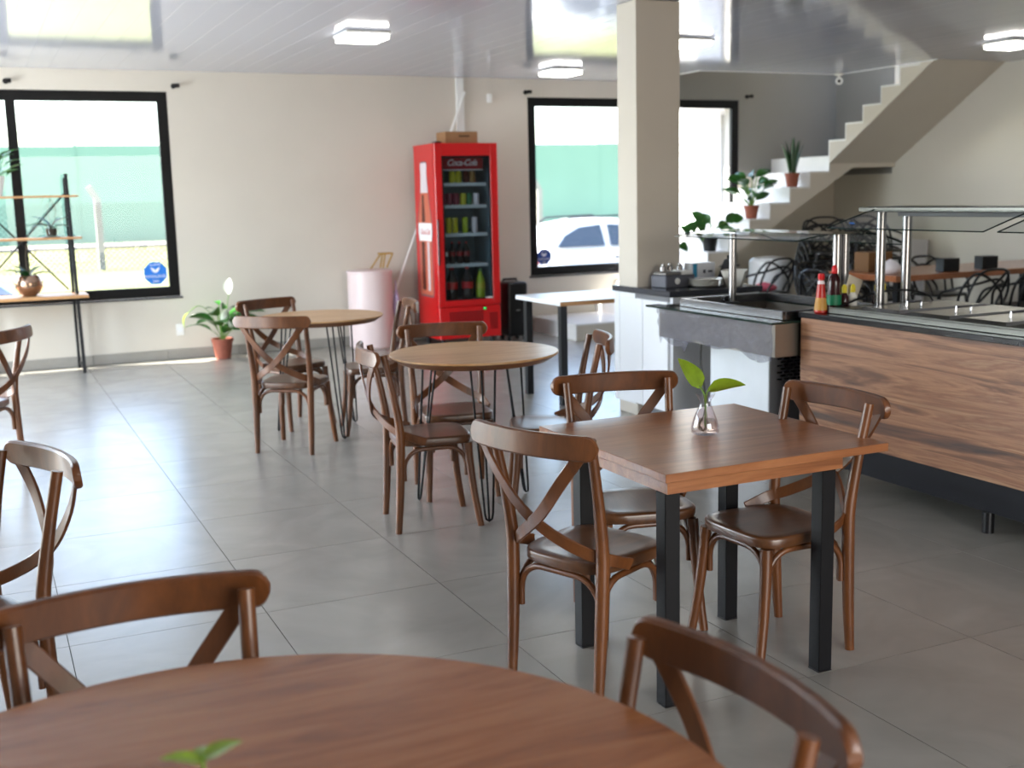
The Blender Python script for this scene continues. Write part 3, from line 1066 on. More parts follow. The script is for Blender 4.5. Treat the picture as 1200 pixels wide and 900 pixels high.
# white topped worktable by the pillar
t = thing('white_table', 'white topped table on dark steel legs standing left of the pillar', 'table', (4.4, 8.0, 0))
off = (4.4, 8.0, 0)
MB(off).box(3.925, 5.05, 7.62, 8.40, .768, .80, bev=.002).build('tabletop', 'white_laminate', t)
MB(off).box(3.925, 5.05, 7.6145, 7.6195, .768, .80).build('edge_band', 'shelf_oak', t)
for x, y in ((3.985, 7.70), (3.985, 8.30), (4.99, 7.70), (4.99, 8.30)):
    MB(off).box(x - .027, x + .027, y - .027, y + .027, .001, .7675, bev=.002).build('leg', 'dark_steel', t)

# ================================================================== LEAVES AND PLANTS
def leaf_mesh(name, L_, W_, droop, material, fold=0.15, tip=0.9):
    """blade along +x, arching; base at origin."""
    m = MB()
    rows = []
    n = 7
    for i in range(n + 1):
        u = i / n
        w_ = W_ / 2 * (math.sin(PI * min(1, u ** tip * 0.96 + 0.04)) ** 0.8) + 0.0008
        x = L_ * (u - 0.12 * droop * u * u)
        z = L_ * (0.35 * u - droop * u * u)
        rows.append([(x, -w_, z + w_ * fold), (x, -w_ * .5, z + w_ * fold * .35), (x, 0, z), (x, w_ * .5, z + w_ * fold * .35), (x, w_, z + w_ * fold)])
    low = [[(p[0], p[1], p[2] - 0.0012) for p in r] for r in rows]
    rings = [a + b_[::-1] for a, b_ in zip(rows, low)]
    m.loft(rings)
    return m.mesh(name, material, 60)
LEAF = {
    'lily': leaf_mesh('leaf', 0.22, 0.105, 0.55, 'leaf'),
    'lily_light': leaf_mesh('leaf', 0.20, 0.085, 0.7, 'leaf_light'),
    'heart': leaf_mesh('leaf', 0.13, 0.09, 0.4, 'leaf', 0.2, 0.6),
    'heart_light': leaf_mesh('leaf', 0.125, 0.074, 0.25, 'leaf_light', 0.2, 0.6),
    'orchid': leaf_mesh('leaf', 0.19, 0.06, 0.6, 'leaf_dark', 0.3, 0.9),
    'sword': leaf_mesh('leaf', 0.36, 0.045, 0.1, 'leaf_dark', 0.5, 0.9),
    'petal': leaf_mesh('flower', 0.12, 0.07, 0.15, 'petal', 0.5, 0.8),
    'small': leaf_mesh('leaf', 0.10, 0.04, 0.3, 'leaf', 0.3, 0.9),
}
def put_leaf(parent, kind, p, az, el, scale=1.0, roll=0.0, base=None):
    me = LEAF[kind]
    o = link('flower' if kind == 'petal' else 'leaf', me, parent, p)
    o.rotation_euler = (roll, -el, az)
    o.scale = (scale,) * 3
    return o
def stem(mb, base, tip, bend=0.0, r=0.004):
    b_, t_ = Vector(base), Vector(tip)
    mid = (b_ + t_) / 2 + Vector((0, 0, bend))
    mb.tube(smooth_path([b_, mid, t_], 4), r, 6)

def pot_mesh(parent, r0, r1, h, material, rim=True):
    prof = [(r0, 0.001), (r1, h * .85)]
    if rim: prof += [(r1 + .006, h * .85), (r1 + .008, h), (r1 - .004, h), (r1 - .008, h * .88), (r0 * .9, h * .8)]
    else: prof += [(r1, h), (r1 - .006, h), (r1 - .008, h * .85)]
    MB().lathe(prof, 24, cap=True).build('pot', material, parent)
    MB().lathe([(0.002, h * .84), (r1 - .012, h * .84), (r1 - .012, h * .9), (0.002, h * .91)], 20).build('soil', 'soil', parent)

# peace lily on the floor
t = thing('potted_lily', 'white flowered peace lily in a terracotta pot on the floor by the wall', 'plant', (2.235, 11.95, 0))
pot_mesh(t, .075, .105, .21, 'terracotta')
sm_ = MB()
spec = [(-170, .20, .16, 'lily', .9), (-140, .16, .22, 'lily', .9), (170, .14, .28, 'lily', .8), (60, .08, .44, 'lily', .9), (100, .06, .5, 'lily', .8), (-20, .22, .30, 'lily', 1.1),
        (-60, .16, .2, 'lily', 1.1), (-30, .12, .34, 'lily', 1.0), (-95, .15, .22, 'lily', 1.0), (10, .2, .16, 'lily', 1.1), (-120, .1, .36, 'lily', .8), (30, .14, .40, 'lily', .9), (-75, .12, .12, 'lily', .9), (140, .1, .42, 'lily', .75)]
for az, rr, z, kind, sc in spec:
    a = R(az)
    p = Vector((rr * .55 * math.cos(a), rr * .55 * math.sin(a) * .5, .18 + z * .75))
    stem(sm_, (0, 0, .17), p, 0.02)
    put_leaf(t, kind, p, a, R(22), sc * (1.5 if math.sin(a) < 0.4 else .8), R(random.uniform(-55, 55)))
# arching yellowing leaf to the left and two spathes
P = smooth_path([(0, 0, .18), (-.10, -.02, .46), (-.22, -.04, .56), (-.33, -.05, .50)], 5)
sm_.tube(P, 0.004, 6)
put_leaf(t, 'lily_light', P[-1], PI, R(-55), .9)
for tip, az in (((.09, -.02, .66), 60), ((.03, -.08, .36), -80), ((.10, -.07, .30), -60)):
    stem(sm_, (0.01, 0, .17), tip, .02)
    put_leaf(t, 'petal', tip, R(az), R(62), 1.4)
sm_.build('stems', 'stem', t)

# three pots on the stairs
t = thing('stair_plant', 'snake plant with upright dark leaves in a terracotta pot, highest on the stairs', 'plant', (8.95, 11.26, RISE * 9), 0, 'potted plants on the stairs')
pot_mesh(t, .062, .085, .165, 'terracotta')
for q in range(11):
    a = q * 2.4
    put_leaf(t, 'sword', (.035 * math.cos(a), .035 * math.sin(a), .14), a, R(56 + 5 * (q % 4)), .95 + .09 * (q % 4))
t = thing('stair_plant', 'bushy peace lily in a terracotta pot, middle of three plants on the stairs', 'plant', (8.36, 11.26, RISE * 7), 0, 'potted plants on the stairs')
pot_mesh(t, .062, .085, .155, 'terracotta')
sm_ = MB()
for q in range(26):
    a = q * 2.4
    rr = .06 + .15 * ((q * 7) % 10) / 10
    z = .22 + .30 * ((q * 3) % 10) / 10
    p = Vector((rr * math.cos(a), rr * math.sin(a), z))
    stem(sm_, (0, 0, .13), p, .02)
    put_leaf(t, 'lily', p, a, R(28), .95, R(random.uniform(-60, 60)))
sm_.build('stems', 'stem', t)
t = thing('stair_plant', 'trailing pothos in a black plastic pot, lowest of the plants on the stairs', 'plant', (7.78, 11.27, RISE * 5), 0, 'potted plants on the stairs')
pot_mesh(t, .07, .095, .17, 'black_plastic')
sm_ = MB()
for q, (x, y, z, az) in enumerate([(-.10, -.04, .25, 160), (-.22, -.06, .28, 170), (-.30, -.03, .20, 180), (.10, -.02, .28, 0), (.20, -.05, .33, 10), (.27, -.04, .36, -10), (-.04, -.06, .33, 120), (.03, .02, .3, 60), (-.16, -.08, .12, 200), (-.33, -.04, .06, 190), (-.12, -.02, .36, 150), (.12, -.08, .22, -40)]):
    p = Vector((x, y, z))
    stem(sm_, (0, 0, .14), p, .05)
    put_leaf(t, 'heart', p, R(az), R(5 if q % 2 else 40), 1.35, R(70 if math.cos(R(az)) > 0 else -70))
sm_.build('stems', 'stem', t)

# vase on the square table
def blown(parent, off, s, zoff=0):
    prof = [(.001, .0015), (.022, .0015), (.028, .006), (.0285, .016), (.024, .032), (.016, .052), (.0115, .064), (.0115, .069), (.019, .082), (.0195, .084),
            (.0180, .084), (.0100, .069), (.0100, .064), (.0145, .052), (.0225, .032), (.027, .016), (.0265, .008), (.021, .004), (.001, .004)]
    return MB().lathe([(r * s, z * s) for r, z in prof], 28, cap=False)
t = thing('glass_vase', 'small clear glass bud vase with two green leaves on the square table', 'vase', (2.252, 3.285, .7592))
blown(t, 0, 1.72).build('glass', 'vase_glass', t, 60)
MB().lathe([(.001, .009), (.041, .012), (.043, .028), (.034, .053), (.001, .053)], 24, cap=False).build('water', 'vase_water', t, 60)
rm = MB()
for q in range(9):
    a = q * 2.1
    rm.tube(smooth_path([(0, 0, .10), (.008 * math.cos(a), .008 * math.sin(a), .06), (.022 * math.cos(a + .6), .022 * math.sin(a + .6), .02 + .003 * q), (.01 * math.cos(a + 1.5), .01 * math.sin(a + 1.5), .013)], 3), .0016, 5)
rm.build('roots', 'twig', t)
s_ = MB()
s_.tube(smooth_path([(0, 0, .03), (.0, 0, .12), (-.006, .003, .15), (-.02, .009, .172)], 4), .0032, 6)
s_.tube(smooth_path([(0, 0, .03), (.003, 0, .12), (.006, -.003, .15), (.014, -.007, .158)], 4), .003, 6)
s_.build('stem', 'stem', t)
# leaves: one upright to the left, one drooping to the right
o = put_leaf(t, 'heart_light', (-.016, .008, .165), R(152), R(50), 1.05, R(48))
o = put_leaf(t, 'heart_light', (.008, -.004, .157), R(-28), R(2), 1.08, R(-42))
# sprig in the foreground, cut by the bottom edge
t = thing('glass_vase', 'green sprig in a small vase on the foreground table, cut by the bottom edge', 'vase', (.195, 1.335, .8002))
blown(t, 0, 1.15).build('glass', 'vase_glass', t, 60)
s_ = MB()
s_.tube(smooth_path([(0, 0, .01), (.0, 0, .08), (0, .005, .142)], 4), .0025, 6)
s_.build('stem', 'stem', t)
put_leaf(t, 'heart_light', (0, .003, .132), R(170), R(8), .42)
put_leaf(t, 'heart_light', (0, .003, .136), R(10), R(4), .42)
put_leaf(t, 'heart_light', (0, .003, .134), R(80), R(-8), .36)

# ================================================================== LEFT SHELF RACK
t = thing('shelf_rack', 'dark steel shelf rack with three oak shelves in front of the left window', 'rack', (.43, 12.0, 0))
off = (.43, 12.0, 0)
for x in (0.0, .862):
    MB(off).loft([[(x - .016, y - .016, z), (x + .016, y - .016, z), (x + .016, y + .016, z), (x - .016, y + .016, z)] for y, z in ((11.70, .001), (12.045, 1.90))]).build('upright', 'dark_steel', t)
    MB(off).box(x - .030, x - .004, 12.06, 12.086, .001, 1.86).build('upright', 'dark_steel', t)
    MB(off).box(x - .014, x + .012, 11.72, 12.06, .045, .07).build('foot_bar', 'dark_steel', t)
for z, y0, th in ((1.675, 11.95, .02), (1.275, 11.91, .022), (.722, 11.68, .03)):
    MB(off).box(-.12, .955, y0, 12.105, z, z + th, bev=.002).build('shelf_board', 'shelf_oak', t)
for a, b_ in (((.85, 12.115, 1.72), (0.0, 12.115, .80)), ((0.0, 12.118, 1.72), (.81, 12.118, .78))):
    MB(off).tube([a, b_], .010, 6).build('cross_brace', 'black_metal', t)
t = thing('shelf_plant', 'leafy green plant in a white pot on the top shelf of the rack', 'plant', (.235, 12.0, 1.6955), 0, 'plants on the shelf rack')
pot_mesh(t, .05, .085, .19, 'white_plastic', False)
sm_ = MB()
for q in range(22):
    a = q * 2.4
    rr = .05 + .14 * ((q * 3) % 7) / 7
    p = Vector((rr * math.cos(a), rr * math.sin(a) * .7, .2 + .22 * ((q * 5) % 9) / 9))
    stem(sm_, (0, 0, .15), p, .02, .003)
    put_leaf(t, 'small', p, a, R(15), 1.5)
sm_.build('stems', 'stem', t)
t = thing('shelf_plant', 'small orchid in a clear plastic pot on the middle shelf of the rack', 'plant', (.69, 12.0, 1.2975), 0, 'plants on the shelf rack')
MB().lathe([(.072, .0005), (.085, .004), (.085, .010), (.001, .010)], 20).build('saucer', 'black_plastic', t)
MB().lathe([(.048, .011), (.062, .12), (.059, .12), (.046, .014)], 20).build('pot', 'guard_glass', t)
MB().lathe([(.001, .013), (.045, .013), (.055, .085), (.001, .088)], 18).build('bark', 'soil', t)
for az, el in ((175, 20), (-10, 10), (160, 45), (20, 40), (-150, 15)):
    put_leaf(t, 'orchid', (0, 0, .085), R(az), R(el), 1.25)
m = MB()
m.tube(smooth_path([(0, 0, .08), (-.02, 0, .25), (.02, .0, .36), (.06, 0, .25)], 5), .0025, 5)
m.tube(smooth_path([(.01, 0, .08), (.05, .02, .25), (-.02, .02, .40), (-.07, .02, .33)], 5), .0025, 5)
m.build('flower_stem', 'twig', t)
t = thing('shelf_plant', 'orchid in a round mirrored bowl on the lowest shelf of the rack', 'plant', (.445, 11.93, .7525), 0, 'plants on the shelf rack')
MB().lathe([(.055, .0005), (.10, .035), (.128, .09), (.125, .14), (.10, .185), (.085, .195), (.08, .195), (.095, .18), (.115, .13)], 28, cap=False).build('bowl', 'mirror_ball', t, 60)
MB().lathe([(.001, .145), (.112, .145), (.112, .15), (.001, .165)], 20).build('bark', 'soil', t)
for az, el, sc in ((185, 20, 1.1), (-5, 12, 1.0), (150, 40, .9), (30, 35, .9), (-120, 20, 1.0)):
    put_leaf(t, 'orchid', (0, 0, .16), R(az), R(el + 12), sc * 1.35)
m = MB()
m.tube(smooth_path([(0, 0, .16), (.03, 0, .32), (.12, 0, .47)], 5), .0025, 5)
m.tube(smooth_path([(0, 0, .16), (-.01, 0, .35), (.01, 0, .50)], 5), .0025, 5)
m.build('flower_stem', 'twig', t)

# ================================================================== BACK WALL CLUTTER
t = thing('storage_bin', 'tall pale pink cylindrical bin standing by the wall left of the fridge', 'bin', (3.83, 11.90, 0))
MB().lathe([(.225, .001), (.24, .02), (.24, .80), (.246, .805), (.246, .83), (.236, .835), (.02, .838)], 40).build('barrel', 'pale_bin', t)
t = thing('wooden_stand', 'small gold wooden folding stand lying on top of the pale bin', 'stand', (3.98, 11.93, .8388))
for a, b_ in (((-.14, -.05, .009), (-.02, -.05, .165)), ((-.02, -.05, .165), (.115, -.05, .165)), ((.115, -.05, .165), (.04, -.05, .012)), ((.0, .04, .009), (.03, .04, .165)), ((-.02, .04, .165), (.115, .04, .165)), ((.03, -.05, .165), (.0, -.05, .012))):
    MB().tube([a, b_], .009, 6).build('slat', 'gold_wood', t)
for x in (-.02, .115):
    MB().tube([(x, -.05, .165), (x, .04, .165)], .008, 6).build('crossbar', 'gold_wood', t)
t = thing('hanging_bag', 'lilac cloth bag hanging on the right side of the pale bin', 'bag', (4.092, 11.83, .3))
m = MB()
rings = []
for z, w_ in ((0.0, .02), (.03, .06), (.12, .075), (.24, .055), (.32, .02)):
    rings.append([(.008 + .028 * math.cos(a) * w_ / .06, w_ * math.sin(a), z) for a in [2 * PI * q / 14 for q in range(14)]])
m.loft(rings)
m.build('pouch', 'lilac', t, 60)
MB().tube(smooth_path([(.008, -.02, .32), (.004, 0, .42), (.008, .02, .32)], 4), .004, 6).build('strap', 'lilac', t)
tag(MB((4.52, 12.14, 0)).tube([(3.95, 12.10, .012), (5.11, 12.15, 2.74)], .014, 10).build('pole', 'white_plastic', loc=(4.52, 12.14, 0)),
    'long thin white pole leaning on the wall behind the fridge', 'pole')
t = thing('rolling_speaker', 'black upright portable speaker case standing right of the fridge', 'speaker', (5.385, 11.62, 0))
MB().box(-.125, .125, -.16, .16, .05, .65, bev=.035, seg=3).build('case', 'black_plastic', t)
MB().tube([(-.08, .05, .648), (-.08, .05, .672), (.08, .05, .672), (.08, .05, .648)], .012, 8).build('handle', 'black_plastic', t)
for x in (-.09, .09):
    MB().cyl((x - .012, .08, .032), (x + .012, .08, .032), .031, n=14).build('wheel', 'tyre', t)
    MB().cyl((x, -.10, .001), (x, -.10, .052), .018, n=10).build('foot', 'black_plastic', t)
MB().box(-.03, .03, -.1625, -.1602, .33, .35).build('badge', 'steel', t)

# ================================================================== DRINKS FRIDGE
FX0, FX1, FY0, FY1, FZ0, FZ1 = 4.41, 5.125, 11.35, 11.97, .09, 2.145
off = (4.767, 11.66, 0)
fr = thing('drinks_fridge', 'tall red glass door drinks fridge with white script lettering', 'fridge', off)
m = MB(off)
cy = FY0 + .055
m.box(FX0, FX0 + .045, cy, FY1, FZ0, FZ1)
m.box(FX1 - .045, FX1, cy, FY1, FZ0, FZ1)
m.box(FX0 + .045, FX1 - .045, FY1 - .05, FY1, FZ0, FZ1)
m.box(FX0 + .045, FX1 - .045, cy, FY1 - .05, FZ1 - .07, FZ1)
m.box(FX0 + .045, FX1 - .045, cy, FY1 - .05, FZ0, .47)
m.build('cabinet', 'red_paint', fr)
m = MB(off)
ix0, ix1, iy1, iz0, iz1 = FX0 + .046, FX1 - .046, FY1 - .051, .471, FZ1 - .071
m.box(ix0, ix0 + .012, cy, iy1, iz0, iz1)
m.box(ix1 - .012, ix1, cy, iy1, iz0, iz1)
m.box(ix0 + .012, ix1 - .012, iy1 - .012, iy1, iz0, iz1)
m.box(ix0 + .012, ix1 - .012, cy, iy1 - .012, iz0, iz0 + .012)
m.box(ix0 + .012, ix1 - .012, cy, iy1 - .012, iz1 - .012, iz1)
m.build('liner', 'cavity', fr)
# door
dy0, dy1 = FY0, FY0 + .05
door = MB(off)
door.box(FX0, FX0 + .078, dy0, dy1, .44, FZ1, bev=.004)
door.box(FX1 - .085, FX1, dy0, dy1, .44, FZ1, bev=.004)
door.box(FX0 + .078, FX1 - .085, dy0, dy1, FZ1 - .13, FZ1)
door.box(FX0 + .078, FX1 - .085, dy0, dy1, .44, .50)
door = door.build('door', 'red_paint', fr)
m = MB(off)
m.box(FX0 + .078, FX0 + .094, dy0 + .004, dy0 + .02, .50, FZ1 - .13)
m.box(FX1 - .101, FX1 - .085, dy0 + .004, dy0 + .02, .50, FZ1 - .13)
m.box(FX0 + .094, FX1 - .101, dy0 + .004, dy0 + .02, .50, .516)
m.box(FX0 + .094, FX1 - .101, dy0 + .004, dy0 + .02, FZ1 - .146, FZ1 - .13)
m.build('gasket', 'black_gloss', door)
MB(off).box(FX0 + .078, FX1 - .085, dy0 + .022, dy0 + .028, .50, FZ1 - .13).build('door_glass', 'fridge_glass', door)
MB(off).box(FX0 + .004, FX0 + .022, dy0 - .014, dy0 - .001, .88, 1.36, bev=.004).build('handle', 'black_gloss', door)
MB(off).box(FX1 - .175, FX1 - .095, dy0 + .0005, dy0 + .0035, .507, .521).build('maker_label', 'white_plastic', door)
# lower grille
g_ = MB(off)
g_.box(FX0 + .004, FX1, FY0 + .004, cy - .002, FZ0, .43, bev=.006)
g_ = g_.build('grille_panel', 'red_paint', fr)
m = MB(off)
for r_ in range(5):
    for c_ in range(14):
        x = FX0 + .12 + c_ * .028
        m.box(x, x + .018, FY0 + .001, FY0 + .0045, .36 - r_ * .026, .374 - r_ * .026)
for r_ in range(7):
    for c_ in range(4):
        x = FX1 - .13 + c_ * .024
        m.box(x, x + .014, FY0 + .001, FY0 + .0045, .33 - r_ * .026, .344 - r_ * .026)
o = m.build('vent_slots', 'black_gloss', g_)
o['kind'] = 'stuff'
MB(off).box(FX1 - .215, FX1 - .165, FY0 - .001, FY0 + .0038, .385, .415).build('power_switch', 'black_gloss', g_)
MB(off).box(FX1 - .205, FX1 - .178, FY0 - .004, FY0 - .0012, .390, .410).build('green_switch', 'led_green', g_)

m = MB(off)
m.prism([(FX0 + .30, .19), (FX0 + .33, .175), (FX0 + .365, .215), (FX0 + .335, .235)], 'y', FY0 + .001, FY0 + .0035)
m.build('service_sticker', 'white_print', g_)
for x in (FX0 + .07, FX1 - .07):
    for y in (FY0 + .10, FY1 - .08):
        MB(off).cyl((x, y, .001), (x, y, FZ0 - .0005), .026, n=12).build('foot', 'black_plastic', fr)
# header sign
hd = MB(off).box(FX0 + .09, FX1 - .14, dy1 + .012, dy1 + .02, 1.875, 1.998, bev=.003).build('header_sign', 'red_dark', fr)
MB(off).box(FX0 + .09, FX1 - .14, dy1 + .011, dy1 + .0195, 1.866, 1.8745).build('sign_trim', 'white_plastic', hd)
lettering('lettering', 'Coca-Cola', .092, 'white_print', hd, Matrix.Translation((FX0 + .33 - off[0], dy1 + .0115 - off[1], 1.943)) @ FACE_MINUS_Y, .0004, .35, .86)
SHZ = [1.737, 1.505, 1.207, .882]
for z in SHZ:
    MB(off).box(ix0 + .014, ix1 - .05, cy + .035, iy1 - .02, z - .036, z, bev=.003).build('shelf', 'shelf_white', fr)
# bottle print on the left side
BC, BZ = 11.69, (.53, 1.97)
def prof_w(z):
    pts = [(.53, .185), (.56, .205), (.70, .212), (.85, .20), (1.0, .185), (1.10, .19), (1.22, .215), (1.34, .21), (1.46, .175), (1.58, .135), (1.68, .112), (1.78, .10), (1.86, .095), (1.90, .105), (1.94, .105), (1.97, .08)]
    for (a, wa), (b_, wb) in zip(pts, pts[1:]):
        if a <= z <= b_:
            return wa + (wb - wa) * (z - a) / (b_ - a)
    return .06
def silhouette(z0, z1, k, n, x0, x1, sh=0.0):
    zs = [z0 + (z1 - z0) * i / n for i in range(n + 1)]
    m = MB(off)
    for a, b_ in zip(zs, zs[1:]):
        m.prism([(BC + sh - prof_w(a) * k, a), (BC + sh + prof_w(a) * k, a), (BC + sh + prof_w(b_) * k, b_), (BC + sh - prof_w(b_) * k, b_)], 'x', x0, x1)
    bmesh.ops.remove_doubles(m.bm, verts=m.bm.verts, dist=1e-6)
    return m
bp = silhouette(.53, 1.97, 1.0, 40, FX0 - .0010, FX0 - .0002).build('bottle_print', 'bottle_line', fr)
bp['label'] = 'printed picture of a contour glass bottle'
silhouette(.55, 1.64, .90, 34, FX0 - .0016, FX0 - .0011).build('print_liquid', 'cola_light', bp)
silhouette(1.64, 1.955, .92, 12, FX0 - .0016, FX0 - .0011).build('print_neck', 'pale_print', bp)
silhouette(.60, 1.12, .26, 16, FX0 - .0021, FX0 - .0017, .075).build('print_shade', 'cola', bp)
silhouette(.60, 1.12, .14, 16, FX0 - .0021, FX0 - .0017, -.08).build('print_glint', 'pale_print', bp)
silhouette(1.33, 1.62, .24, 12, FX0 - .0021, FX0 - .0017, .04).build('print_shade', 'cola', bp)
lb = silhouette(1.13, 1.32, .93, 8, FX0 - .0021, FX0 - .0017).build('print_label', 'white_print', bp)
lettering('lettering', 'Coca-Cola', .085, 'red_paint', bp, Matrix.Translation((FX0 - .0024 - off[0], BC - off[1], 1.225)) @ FACE_MINUS_X, .0002, .35, .8)

# drinks: every can and bottle stands on a shelf of the fridge
def can(x, z, mat_, label, h=.122, r=.033, y=None):
    t = thing('drink_can', label, 'can', (x, y or cy + .085, z + .0004), 0, 'cans in the drinks fridge')
    MB().lathe([(r * .82, .0), (r, .008), (r, h - .012), (r * .8, h)], 16).build('body', mat_, t)
    MB().lathe([(r * .78, h + .0002), (r * .80, h + .002)], 14).build('lid', 'steel', t)
def bottle(x, z, mat_, lab_mat, label, h=.30, r=.045, cap='cap_red', y=None):
    t = thing('drink_bottle', label, 'bottle', (x, y or cy + .095, z + .0004), 0, 'bottles in the drinks fridge')
    MB().lathe([(r * .85, 0), (r, .012), (r, h * .38), (r * .92, h * .45), (r, h * .55), (r * .9, h * .66), (r * .45, h * .84), (r * .33, h * .9), (r * .33, h * .94)], 18).build('body', mat_, t)
    MB().lathe([(r * 1.02, h * .36), (r * 1.02, h * .56)], 18, cap=False).build('label', lab_mat, t)
    MB().lathe([(r * .38, h * .94), (r * .38, h), (r * .3, h + .002)], 12).build('cap', cap, t)
row = [(4.535, 'soda_green', 'green can at the left of the top fridge shelf'), (4.655, 'soda_yellow', 'yellow can left of its twin on the top fridge shelf'), (4.728, 'soda_yellow', 'yellow can right of its twin on the top fridge shelf'),
       (4.815, 'cola', 'dark brown can right of the yellow pair on the top fridge shelf'), (4.89, 'soda_gold', 'gold can at the right of the top fridge shelf')]
for x, m_, l_ in row: can(x, SHZ[0], m_, l_)
row = [(4.545, 'soda_wine', 'wine red can at the left of the second fridge shelf'), (4.62, 'soda_wine', 'wine red can second from left on the second fridge shelf'), (4.695, 'soda_wine', 'wine red can third from left on the second fridge shelf'),
       (4.775, 'soda_yellow', 'yellow can in the middle of the second fridge shelf'), (4.845, 'soda_green', 'green can beside the yellow one on the second fridge shelf'), (4.925, 'pale_print', 'pale can at the right of the second fridge shelf')]
for x, m_, l_ in row: can(x, SHZ[1], m_, l_)
row = [(4.525, 'soda_gold', 'gold can at the far left of the third fridge shelf'), (4.60, 'soda_yellow', 'tall yellow can left of centre on the third fridge shelf'), (4.675, 'soda_yellow', 'tall yellow can beside the other, third fridge shelf'),
       (4.79, 'soda_lime', 'lime can right of centre on the third fridge shelf'), (4.90, 'pale_print', 'pale can at the right of the third fridge shelf')]
for x, m_, l_ in row: can(x, SHZ[2], m_, l_, .165, .031)
row = [(4.545, 'white_print', 'dark cola bottle with white label, left on the fourth fridge shelf'), (4.635, 'red_dark', 'dark cola bottle second from left on the fourth fridge shelf'),
       (4.72, 'red_dark', 'dark cola bottle third from left on the fourth fridge shelf'), (4.80, 'red_dark', 'dark cola bottle rightmost of four on the fourth fridge shelf')]
for x, m_, l_ in row: bottle(x, SHZ[3], 'cola_dark', m_, l_, .23, .035)
bottle(4.62, .483, 'cola_dark', 'red_paint', 'large dark cola bottle at the left of the fridge floor', .36, .062)
bottle(4.80, .483, 'cola_dark', 'cap_red', 'large dark cola bottle in the middle of the fridge floor', .36, .062)
bottle(4.955, .483, 'soda_lime', 'soda_yellow', 'lime green bottle at the right of the fridge floor', .33, .05, 'soda_green')
# box on top
t = thing('cardboard_box', 'brown cardboard box lying on top of the red fridge', 'box', (4.78, 11.62, FZ1 + .0008))
MB().box(-.185, .185, -.13, .13, 0, .125, bev=.003).build('carton', 'cardboard', t)
MB().box(-.186, .186, -.02, .02, .1252, .1258).build('tape', 'shelf_oak', t)
MB().box(-.03, .09, -.1315, -.1303, .07, .085).build('print', 'dark_print', t)
tag(MB((4.47, 11.45, FZ1)).box(4.44, 4.52, 11.42, 11.48, FZ1 + .0008, FZ1 + .02, bev=.005).build('router', 'black_plastic', loc=(4.47, 11.45, FZ1)),
    'small dark device on the left front corner of the fridge top', 'device')

# ================================================================== SIDE CABINET
off = (4.6, 6.9, 0)
CX0, CX1, CY0, CY1, CZ = 4.225, 4.985, 6.58, 7.34, .93
cb = thing('side_cabinet', 'white cabinet with dark stone top built around the foot of the pillar', 'cabinet', off)
m = MB(off)
m.box(CX0 + .02, CX1 - .02, CY0 + .02, 7.04, .09, CZ - .042)
m.box(4.625, CX1 - .02, 7.04, CY1 - .01, .09, CZ - .042)
m.box(CX0 + .002, 4.242, 7.04, CY1 - .01, .09, CZ - .042)
m.build('body', 'white_laminate', cb)
m = MB(off)
m.box(CX0 + .06, CX1 - .05, CY0 + .05, 7.03, .001, .0895)
m.build('plinth', 'grey_sheet', cb)
m = MB(off)
m.box(CX0 - .012, CX1, CY0 - .01, 7.04, CZ - .04, CZ, bev=.003)
m.box(4.617, CX1, 7.0405, CY1, CZ - .04, CZ)
m.box(CX0 - .012, 4.243, 7.0405, CY1, CZ - .04, CZ)
m.build('worktop', 'grey_stone', cb)
for a, b_ in ((6.612, 6.935), (6.941, 7.255)):
    d_ = MB(off).box(CX0 - .001, CX0 + .0185, a, b_, .10, CZ - .075, bev=.002)
    d_ = d_.build('door', 'white_laminate', cb)
MB(off).box(CX0 + .012, CX0 + .0195, 6.615, 7.25, CZ - .074, CZ - .045).build('finger_rail', 'grey_sheet', cb)
MB(off).box(CX0 - .001, CX0 + .0185, 7.26, CY1 - .012, .10, CZ - .045).build('filler_strip', 'white_laminate', cb)
MB(off).box(CX0 + .022, CX1 - .022, CY0 + .002, CY0 + .0195, .10, CZ - .044).build('front_panel', 'white_laminate', cb)
# things on the worktop
t = thing('cutlery_dispenser', 'grey box with small silver jars on the dark worktop by the pillar', 'dispenser', (4.46, 6.91, CZ + .0005), R(6))
m = MB()
m.box(-.13, .13, -.085, .085, 0, .085, bev=.006)
m.build('case', 'grey_device', t)
MB().box(-.12, .02, -.07, .07, .0855, .108, bev=.004).build('tray', 'steel', t)
MB().box(.03, .125, -.07, .07, .0855, .115, bev=.004).build('tray', 'white_plastic', t)
for x in (-.09, -.03, .06):
    MB().lathe([(.022, .1155), (.022, .145), (.012, .152), (.012, .165)], 14, c=(x, 0, 0)).build('jar', 'steel', t)
MB().cyl((-.03, -.0855, .045), (-.03, -.092, .045), .022, n=16).build('dial', 'white_plastic', t)
t = thing('paper_carton', 'white and blue carton on the worktop right of the pillar', 'carton', (4.78, 7.05, CZ + .0005), R(-4))
MB().box(-.10, .10, -.05, .05, 0, .15, bev=.003).build('carton', 'white_laminate', t)
MB().box(-.085, -.05, -.0512, -.0502, .005, .145).build('stripe', 'carton_blue', t)
MB().box(0.0, .02, -.0512, -.0502, .075, .1).build('print', 'grey_device', t)
MB().box(.04, .075, -.0512, -.0502, .08, .095).build('print', 'grey_device', t)
for q in range(6):
    tag(MB().lathe([(.06, 0), (.09, .004), (.125, .016), (.123, .0165), (.088, .007), (.001, .006)], 28).build('dinner_plate', 'porcelain', loc=(4.63, 6.75, CZ + .0006 + q * .0085)),
        ['lowest', 'second from bottom', 'third from bottom', 'third from top', 'second from top', 'topmost'][q] + ' white plate of the stack on the dark worktop', 'plate', 'stack of white plates')
tag(MB().lathe([(.065, 0), (.07, .004), (.118, .105), (.124, .11), (.118, .11), (.110, .104), (.065, .008), (.001, .008)], 4).build('square_bowl', 'porcelain', loc=(4.845, 6.71, CZ + .0006)),
    'white tapered square bowl on the right of the dark worktop', 'bowl')

